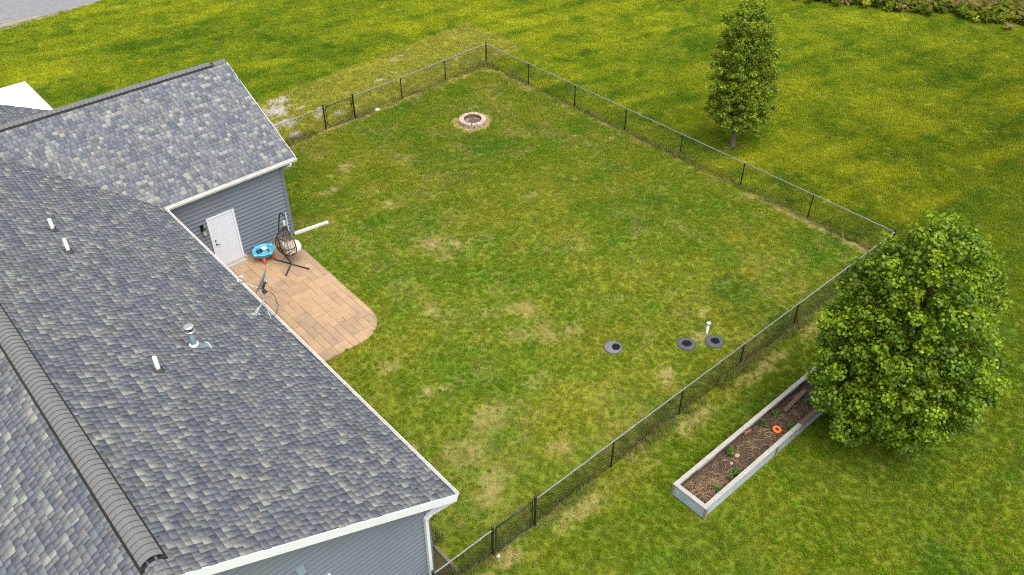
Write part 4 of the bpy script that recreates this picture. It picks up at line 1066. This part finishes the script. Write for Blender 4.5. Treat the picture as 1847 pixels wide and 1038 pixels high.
def rosette(name, nl, L, wdt, up, seed):
    rr = np.random.default_rng(seed); V = []; F = []; T = []
    for b in range(nl):
        d = b*2.4+rr.uniform(-.3, .3); dx, dy = math.cos(d), math.sin(d); l = L*rr.uniform(.6, 1.1); w2 = wdt*rr.uniform(.7, 1.2)/2; e = up*rr.uniform(.4, 1.3)
        i = len(V); px_, py_ = -dy*w2, dx*w2
        V += [(0, 0, 0), (dx*l*.5+px_, dy*l*.5+py_, l*e*.75), (dx*l*.5, dy*l*.5, l*e*.6), (dx*l*.5-px_, dy*l*.5-py_, l*e*.75), (dx*l, dy*l, l*e*.7)]
        F += [(0+i, 2+i, 1+i), (0+i, 3+i, 2+i), (1+i, 2+i, 4+i), (2+i, 3+i, 4+i)]; t = rr.uniform(.8, 1.2); T += [[t, t, t]]*4
    me = npmesh(name, np.array(V), np.array(F), m_leaf); fattr(me, 'tone', np.array(T)); return me
def blocked(x, y):
    b = (x < WX+.05) & (y < Y1+.1) & (y > WS-.2)                       # house
    b |= (x < 7.2) & (x > 7.09) & (y > 8.2) & (y < 11.1)
    b |= (x < GEW) & (y > GW) & (y < GNW)
    inp = (x > 6) & (x < 11.34) & (y > 18.7) & (y < 25.4)
    cr = (x > 10.08) & (y < 19.88) & (np.hypot(x-10.08, y-19.88) > 1.2)
    e_ = .06*vnoise(x, y, .35, 77)
    inp &= (x < 11.34-e_) & (y > 18.7+e_)
    cr |= (x > 10.08) & (y < 19.88) & (np.hypot(x-10.08, y-19.88) > 1.2-e_)
    b |= inp & ~cr
    b |= (x < 8.25) & (y > 33) & (y < 46)
    b |= y > 53.97+(x-9.45)*.066-.1
    b |= np.hypot(x-22.44, y-27.86) < .62
    for c in ((16.13, 13.05), (18.06, 11.56), (18.84, 11.02)): b |= np.hypot(x-c[0], y-c[1]) < .34
    b |= (x > BX0-.04) & (x < BX1+.04) & (y > BY0-.06) & (y < BY1+.06)
    return b
def in_view(x, y, m=60):
    q = px(np.stack([x, y, np.zeros_like(x)], 1)); return (q[:, 2] > 0) & (q[:, 0] > -m*2) & (q[:, 0] < 1847+m*2) & (q[:, 1] > -m) & (q[:, 1] < 1038+m*2)
def sample(n, x0, x1, y0, y1): return rng.uniform(x0, x1, n), rng.uniform(y0, y1, n)
# ---------------- lawn grass
NG = 868000
gx_, gy_ = sample(NG, 4, 70, -12, 64)
k = in_view(gx_, gy_, 700) & ~blocked(gx_, gy_)
k &= in_view(gx_, gy_, 80) | (rng.random(NG) < .5)
gx_, gy_ = gx_[k], gy_[k]
dist_ = np.hypot(gx_, gy_)
keep = rng.random(len(gx_)) < np.clip(34/dist_, .45, 1)
dr = dryness(gx_, gy_); gv = gravelness(gx_, gy_); nl_ = newlawn(gx_, gy_)
keep &= rng.random(len(gx_)) > np.clip(dr*.62+gv*.9, 0, .96)
keep &= rng.random(len(gx_)) > nl_*.35
gx_, gy_, dr, nl_, dist_ = gx_[keep], gy_[keep], dr[keep], nl_[keep], dist_[keep]
gcol = lawn_color(gx_, gy_)
gcol = gcol*(1+.22*(rng.random((len(gx_), 1))-.5))
ins_ = (gy_ > 9.7) & (gx_ < FX(gy_)) & (gy_ < FYL(gx_))
band = ins_*sst(.50, .72, fbm(gx_, gy_, 1.3, 66, 4))*.40
isd = rng.random(len(gx_)) < (dr*.85+.05+.10*nl_+band)
gcol = np.where(isd[:, None], STRAW*rng.uniform(.55, 1.0, (len(gx_), 1)), gcol)
n_ = len(gx_)
hgt = rng.uniform(.75, 1.25, n_)*(.85+.5*fbm(gx_, gy_, .6, 17, 2))*np.where(isd, .6, 1)*(1-.45*dr)*np.clip(dist_/30, .9, 1.25)
scl = np.stack([np.clip(dist_/26, .9, 1.5)*rng.uniform(.9, 1.2, n_)]*2+[hgt], 1)
rot = np.stack([rng.normal(0, .1, n_), rng.normal(0, .1, n_), rng.uniform(0, 6.28, n_)], 1)
tufts = [blade_tuft('grass_tuft', 16, .062, .075, .011, .8, i) for i in range(4)]
print('grass tufts', n_)
scatter('grass', np.stack([gx_, gy_, gz(gx_, gy_)], 1), rot, scl, gcol, rng.integers(0, 4, n_), tufts, 'mown green and yellowing lawn grass covering the yard and the meadow', 'grass')
# ---------------- broad-leaved weeds in the lawn
wx_, wy_ = sample(120000, 6, 40, -2, 34)
den = np.where(wy_ < 9.7, .30, .06)*sst(.45, .68, fbm(wx_, wy_, 1.5, 51, 3)) + .14*sst(.60, .74, fbm(wx_, wy_, 1.0, 55, 3))*(wx_ < 21)*(wy_ > 9.7)
den = den*np.where(wx_ > 27, .12, 1) + .3*near_blob(wx_, wy_, 9.2, 17.6, 1.4, .8, 0, 3) + .2*near_blob(wx_, wy_, 11.9, 23.0, .7, 1.3, 0, 5) + .25*near_blob(wx_, wy_, 17.4, 13.7, 1.2, .8, 0, 6)
k = (rng.random(len(wx_)) < den) & ~blocked(wx_, wy_) & in_view(wx_, wy_) & (dryness(wx_, wy_) < .5)
wx_, wy_ = wx_[k], wy_[k]; n_ = len(wx_)
wc = np.array([.105, .195, .006])*rng.uniform(.7, 1.25, (n_, 1))*np.array([1, 1, 1])
s_ = rng.uniform(.4, 1.05, n_)
scatter('weeds', np.stack([wx_, wy_, gz(wx_, wy_)+.02], 1), np.stack([np.zeros(n_), np.zeros(n_), rng.uniform(0, 6.28, n_)], 1), np.stack([s_]*3, 1), wc, rng.integers(0, 3, n_), [rosette('weed_rosette', 7, .10, .045, .55, i) for i in range(3)], 'low broad-leaved weeds sprinkled through the lawn', 'weeds')
print('weeds', n_)
# ---------------- tall uncut grass along the fence line
def along(p0, p1, n, sd, off=0.):
    t = rng.random(n); d = Vector(p1)-Vector(p0); L = d.length; nx_, ny_ = -d.y/L, d.x/L; s = rng.normal(off, sd, n)
    return p0[0]+d.x*t+nx_*s, p0[1]+d.y*t+ny_*s
segs_ = [(tup(CNR), near_pts[-1], 1700, .10, .04), (tup(A), tup(CNR), 1300, .08, 0), (tup(PO), tup(A), 1000, .07, 0), ((GEW, 31.55, 0), tup(PN), 500, .12, 0.05), (tup(PE), tup(PM), 260, .10, 0), (tup(PM), tup(PL), 60, .1, 0)]
tx = []; ty = []
for a_, b_, n, sd_, of in segs_:
    x, y = along(a_, b_, n, sd_, of); tx.append(x); ty.append(y)
tx = np.concatenate(tx); ty = np.concatenate(ty); kk = (fbm(tx, ty, 1.1, 44, 3) > .36) & ~blocked(tx, ty); tx, ty = tx[kk], ty[kk]; n_ = len(tx)
mixc = rng.random((n_, 1)); mixc = np.clip(mixc*.8+.5*(fbm(tx, ty, .8, 47)[:, None]-.35), 0, 1)
tcol = (np.array([.16, .26, .015])*(1-mixc)+np.array([.45, .36, .15])*mixc)*rng.uniform(.7, 1.1, (n_, 1))
hs_ = rng.uniform(.5, 1.3, n_)*(.4+1.1*sst(.35, .75, fbm(tx, ty, 1.6, 49, 2)))*np.where(ty < 10.4, 1.25, .8)
scatter('tall_grass', np.stack([tx, ty, gz(tx, ty)], 1), np.stack([rng.normal(0, .18, n_), rng.normal(0, .18, n_), rng.uniform(0, 6.28, n_)], 1), np.stack([np.ones(n_), np.ones(n_), hs_], 1), tcol, rng.integers(0, 3, n_), [blade_tuft('tall_tuft', 9, .26, .06, .010, .75, 20+i) for i in range(3)], 'tall uncut green and straw-coloured grass along the foot of the fence', 'tall grass')
# ---------------- gravel
qx, qy = sample(90000, 11.5, 28, 32.0, 37.5)
k = (rng.random(len(qx)) < gravelness(qx, qy)**1.6*.6) & (qy > FYL(qx)+.1) & ~blocked(qx, qy); qx, qy = qx[k], qy[k]; n_ = len(qx)
gsc = rng.uniform(.015, .045, n_)
scatter('gravel', np.stack([qx, qy, gz(qx, qy)+.004], 1), rng.uniform(0, 6.28, (n_, 3)), np.stack([gsc]*3, 1), np.ones((n_, 3))*.5, rng.integers(0, 2, n_), [rock_mesh('gravel_stone', 1., 50+i, .7, mat('gravel_pale', (.50, .45, .40), rough=.95, noise=.35, nscale=2)) for i in range(2)], 'pale gravel showing through thin grass behind the garage', 'gravel')

# ================================================================== TREES
def leaf_cloud(C, Rr, nleaf, size, base, tip, seed, upbias=.5, center=None):
    """C (n,3) clump centres, Rr clump radius; returns verts, faces, tones of small folded pointed leaves"""
    rr = np.random.default_rng(seed); n = len(C); N = n*nleaf
    d = rr.normal(size=(N, 3)); d /= np.linalg.norm(d, axis=1)[:, None]; d[:, 2] = d[:, 2]*.75+.18
    P = np.repeat(C, nleaf, 0)+d*(Rr[:, None].repeat(nleaf, 0) if np.ndim(Rr) else Rr)*(rr.random((N, 1))**.6)
    nrm = d*.7+rr.normal(size=(N, 3))*.45+np.array([0, 0, upbias]); nrm /= np.linalg.norm(nrm, axis=1)[:, None]
    t = np.cross(nrm, rr.normal(size=(N, 3))); t /= np.linalg.norm(t, axis=1)[:, None]; b = np.cross(nrm, t)
    s = size*rr.uniform(.6, 1.25, (N, 1))
    fold = .22
    V = np.stack([P-t*s*.5, P-t*s*.05+b*s*.46+nrm*s*fold, P+t*s*.02, P-t*s*.05-b*s*.46+nrm*s*fold, P+t*s*.55, P+t*s*.30+b*s*.28+nrm*s*fold*.6, P+t*s*.30-b*s*.28+nrm*s*fold*.6], 1)
    i = np.arange(N)[:, None]*7
    F = np.concatenate([i+np.array([[0, 2, 1]]), i+np.array([[0, 3, 2]]), i+np.array([[1, 2, 5]]), i+np.array([[2, 4, 5]]), i+np.array([[2, 6, 4]]), i+np.array([[3, 6, 2]])], 0)
    tone = np.repeat(rr.uniform(.75, 1.2, (n, 1)), nleaf, 0)*rr.uniform(.75, 1.25, (N, 1))
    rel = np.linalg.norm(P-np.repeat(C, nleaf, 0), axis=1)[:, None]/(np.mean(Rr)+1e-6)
    mixv = np.clip(np.repeat(rr.random((n, 1)), nleaf, 0)*.45+rr.random((N, 1))*.45+.35*(d[:, 2:3]*rel)-.12, 0, 1)   # clump tops lighter and yellower: their lit look painted into the leaf colour
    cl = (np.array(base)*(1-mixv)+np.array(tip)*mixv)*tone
    return V.reshape(-1, 3), F, np.tile(cl, (6, 1))
m_bark = mat('grey_brown_bark', (.17, .135, .105), rough=.95, noise=.45, nscale=14, bump=.8, bscale=30)
m_tree = foliage_mat('tree_leaves', .34, .02, instancer=False)
def tree(name, label, base, top, zc0, prof, nclump, nleaf, crad, lsize, trunk_r, cols, seed, nlimb):
    """prof(t) crown radius at height fraction t from zc0 to top height"""
    rr = np.random.default_rng(seed); rd = random.Random(seed)
    base = Vector(base); top = Vector(top); tr = thing(name, label, 'tree', base)
    ax = lambda z: base.lerp(top, z/top.z)
    tp_ = [ax(z)+Vector((rd.uniform(-.03, .03), rd.uniform(-.03, .03), 0))*(z > .3) for z in np.linspace(0, top.z*.9, 9)]
    tp_[0].z = -.08
    MB().tube(tp_, [trunk_r*(1.35 if i == 0 else 1-.095*i) for i in range(9)], 10).build('trunk', m_bark, tr, True)
    C = []; 
    tries = 0
    while len(C) < nclump and tries < 26000:
        tries += 1
        t = rr.random(); rmax = prof(t); 
        if rr.random() > (rmax/prof(.35))**1.2: continue
        shell = rr.random() < .78
        a = rr.uniform(0, 6.283); lob = 1+.10*math.sin(3*a+seed+5*t)+.07*math.sin(5*a+9*t+seed)
        r = rmax*lob*((rr.uniform(.76, 1.08) if rr.random() < .85 else rr.uniform(1.08, 1.24)) if shell else math.sqrt(rr.random())*.8)
        z = zc0+(top.z-zc0)*t; c = ax(z); p = np.array([c.x+r*math.cos(a), c.y+r*math.sin(a), z+rr.normal(0, .06)])
        if C:
            dd_ = np.min(np.linalg.norm(np.array(C)-p, axis=1))
            if dd_ < crad*(1.38 if shell else 1.45): continue
        C.append(p)
    C = np.array(C)
    for k_ in range(nlimb):
        e = Vector(C[rr.integers(len(C))]); zs = max(zc0*.75, e.z-rd.uniform(.7, 1.7)); s = ax(zs); mid_ = s.lerp(e, .5)+Vector((0, 0, .12))
        r0 = max(.014, trunk_r*.42*(1-.6*zs/top.z))
        MB().tube(smooth_path([s, s.lerp(e, .2)+Vector((0, 0, .05)), mid_, e], 1), [r0*(1-.10*i) for i in range(8)], 6).build('branch', m_bark, tr, True)
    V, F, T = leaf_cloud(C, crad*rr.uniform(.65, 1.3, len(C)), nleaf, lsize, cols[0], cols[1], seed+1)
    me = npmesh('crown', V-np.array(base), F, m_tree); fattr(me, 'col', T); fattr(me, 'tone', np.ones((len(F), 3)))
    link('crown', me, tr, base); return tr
pr_big = lambda t: 1.74*(math.sin(math.pi*(t*.93+.06)**.80)**.62)
tree('maple_tree', 'large bushy green tree overhanging the far end of the raised bed', (19.10, 5.42, 0), (19.10, 5.45, 7.45), .55, pr_big, 620, 150, .31, .090, .13, ((.050, .13, .004), (.31, .42, .011)), 5, 46)
pr_sm = lambda t: 1.10*(1-t**2.2*.36)*min(1, (t/.16+.4)) if t < .88 else .76*math.sqrt(max(0.02, (1.03-t)/.15))
tree('young_tree', 'slim young tree standing alone outside the right fence', (29.84, 18.56, 0), (29.62, 18.76, 6.45), .95, pr_sm, 330, 95, .24, .085, .085, ((.06, .13, .005), (.34, .40, .014)), 9, 26)

# ---------------- green plants in the raised bed
def bed_plant(p, n, h, seed):
    rr = np.random.default_rng(seed); x, y = p; z = float(soil_z(np.array(x), np.array(y)))
    t = thing('bed_plant', BL[seed % 100], 'plant', (x, y, z), 'green plants in the raised bed')
    C = np.array([[x+rr.normal(0, .06), y+rr.normal(0, .06), z+h*rr.uniform(.35, 1)] for _ in range(n)])
    st_ = MB()
    for c in C: st_.tube([(x, y, z-.02), (x*.5+c[0]*.5, y*.5+c[1]*.5, z+(c[2]-z)*.6), tuple(c)], .005, 4)
    st_.build('stem', mat('green_stem', (.07, .11, .02), rough=.7), t)
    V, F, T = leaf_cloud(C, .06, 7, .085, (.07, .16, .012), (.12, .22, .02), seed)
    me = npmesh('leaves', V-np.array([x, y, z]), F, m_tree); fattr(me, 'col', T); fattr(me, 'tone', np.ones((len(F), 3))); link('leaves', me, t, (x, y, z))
BL = ['tall leafy green plant against the bed wall left of the orange ring', 'leafy plant in the bed beside the near rim, below the tan stones', 'small green plant against the bed wall by the grey rim joint', 'low green plant at the near end of the bed', 'small green sprout near the loose brown board', 'green sprout between the orange ring and the broken brown rim', 'leafy sprout under the tree end of the bed']
for i, (x, y, n, h) in enumerate([(15.15, 7.68, 9, .28), (14.72, 7.10, 10, .24), (16.75, 7.70, 6, .18), (13.95, 7.12, 6, .16), (17.35, 7.62, 6, .2), (17.25, 7.08, 7, .18), (18.6, 7.2, 8, .22)]): bed_plant((x, y), n, h, 300+i)

# ================================================================== BRUSH PILE AT THE TOP RIGHT
def heap(name, label, cat, c, rx, ry, h, mt, seed, kind=None, ang=0.):
    n, m_ = 40, 14; V = [(0, 0, 0)]; V = []
    for i in range(m_+1):
        r = i/m_
        for k_ in range(n):
            a = 2*math.pi*k_/n; x, y = rx*r*math.cos(a), ry*r*math.sin(a)
            xx, yy = c[0]+x*math.cos(ang)-y*math.sin(ang), c[1]+x*math.sin(ang)+y*math.cos(ang)
            z = h*(1-r*r)**1.0*(.55+.9*float(fbm(np.array(xx), np.array(yy), .9, seed, 3)))-.03
            V.append((xx, yy, z))
    F = [(i*n+k_, i*n+n+k_, i*n+n+(k_+1) % n, i*n+(k_+1) % n) for i in range(m_) for k_ in range(n)]
    o = MB().add(V, F).build(name, mt, None, True); return tag(o, label, cat, kind=kind)
m_straw = mat('dry_straw_heap', (.42, .30, .15), rough=.95, noise=.5, nscale=5, bump=1, bscale=12)
m_dirt2 = mat('dark_brown_earth', (.10, .055, .035), rough=.95, noise=.5, nscale=5, bump=1, bscale=12)
heap('straw_heap', 'heap of dry yellow cuttings in the top right corner', 'straw heap', (53.4, 20.1), 2.7, 1.35, .5, m_straw, 90, ang=-.85)
heap('earth_mound', 'dark brown earth mound at the top edge beside the straw heap', 'earth mound', (50.2, 24.6), 1.0, 1.1, .55, m_dirt2, 92)
heap('earth_mound', 'small brown mound between the dark mound and the straw heap', 'earth mound', (51.2, 22.7), 1.0, .7, .45, m_dirt2, 93)
tag(MB().lathe([(0, -.1), (.10, -.1), (.09, 1.5), (0, 1.52)], (56.0, 17.9, 0), 10).build('wooden_post', m_leg), 'dark wooden post in the brush at the top right', 'post')
bxn = 7200; t = rng.uniform(-.7, 1.5, bxn); bx_p = 49.6+5.2*t+rng.normal(0, .55, bxn)+np.maximum(0, rng.normal(1.4, 1.6, bxn)); by_p = 23.9-9.0*t+rng.normal(0, .45, bxn)+np.maximum(0, rng.normal(.9, 1.0, bxn))
near_h = np.hypot((bx_p-53.4)/1.8, (by_p-20.1)/1.8) < 1
k = ~(near_h & (rng.random(bxn) < .45)); bx_p, by_p = bx_p[k], by_p[k]; n_ = len(bx_p)
bz = .12+.35*rng.random(n_)*fbm(bx_p, by_p, 1.2, 95)
tn = fbm(bx_p, by_p, .9, 96)[:, None]
bc_ = (np.array([.06, .13, .012])*(1-tn)+np.array([.26, .27, .03])*tn)*rng.uniform(.5, 1.2, (n_, 1))
bc_ = np.where(rng.random((n_, 1)) < .16, np.array([.24, .17, .08]), bc_)
s_ = rng.uniform(1.6, 3.6, n_)
scatter('brush', np.stack([bx_p, by_p, bz*.6], 1), rng.normal(0, .25, (n_, 3)), np.stack([s_]*3, 1), bc_, rng.integers(0, 3, n_), [rosette('brush_clump', 12, .13, .06, .9, 70+i) for i in range(3)], 'rank green weeds and brush around the heaps at top right', 'brush')
hx, hy = sample(1800, 50.2, 56, 17, 22.5); k = np.hypot((hx-53.4)*.66-(hy-20.1)*.75, 0*hx) < 9; hx, hy = hx[k], hy[k]
kk = (((hx-53.4)*math.cos(-.85)+(hy-20.1)*math.sin(-.85))/2.6)**2+((-(hx-53.4)*math.sin(-.85)+(hy-20.1)*math.cos(-.85))/1.3)**2 < 1; hx, hy = hx[kk], hy[kk]; n_ = len(hx)
rr_ = ((hx-53.4)*math.cos(-.85)+(hy-20.1)*math.sin(-.85))**2/2.7**2+((-(hx-53.4)*math.sin(-.85)+(hy-20.1)*math.cos(-.85)))**2/1.35**2
hz = .5*(1-rr_)*(.55+.9*fbm(hx, hy, .9, 90, 3))-.04
scatter('cut_straw', np.stack([hx, hy, hz], 1), np.stack([rng.normal(0, .6, n_), rng.normal(0, .6, n_), rng.uniform(0, 6.28, n_)], 1), np.stack([rng.uniform(1.0, 2.2, n_)]*3, 1), np.where(rng.random((n_, 1)) < .25, np.array([.14, .20, .02]), np.array([.45, .35, .15]))*rng.uniform(.4, 1.2, (n_, 1)), rng.integers(0, 2, n_), [blade_tuft('straw_tuft', 12, .2, .16, .014, 1.2, 60+i) for i in range(2)], 'loose dry stalks covering the straw heap', 'straw')

# ---------------- twiggy dormant shrub in the mulch bed by the house corner
sh = thing('dormant_shrub', 'brown twiggy shrub in the mulch by the house corner', 'shrub', (6.98, 11.35, .02))
tw = MB(); rs_ = random.Random(12)
for k_ in range(120):
    a = rs_.random()*6.28; r = rs_.uniform(.15, .55); hh = rs_.uniform(.2, .75); x, y = 6.98+rs_.uniform(-.1, .1), 11.35+rs_.uniform(-.45, .45)
    e = Vector((x+r*.7*abs(math.cos(a)), y+r*math.sin(a), hh)); tw.tube([(x, y, .0), (x*.6+e.x*.4, y*.6+e.y*.4, hh*.6), e], [.007, .005, .002], 4)
tw.build('twigs', mat('brown_twig', (.10, .07, .045), rough=.9, noise=.4), sh)
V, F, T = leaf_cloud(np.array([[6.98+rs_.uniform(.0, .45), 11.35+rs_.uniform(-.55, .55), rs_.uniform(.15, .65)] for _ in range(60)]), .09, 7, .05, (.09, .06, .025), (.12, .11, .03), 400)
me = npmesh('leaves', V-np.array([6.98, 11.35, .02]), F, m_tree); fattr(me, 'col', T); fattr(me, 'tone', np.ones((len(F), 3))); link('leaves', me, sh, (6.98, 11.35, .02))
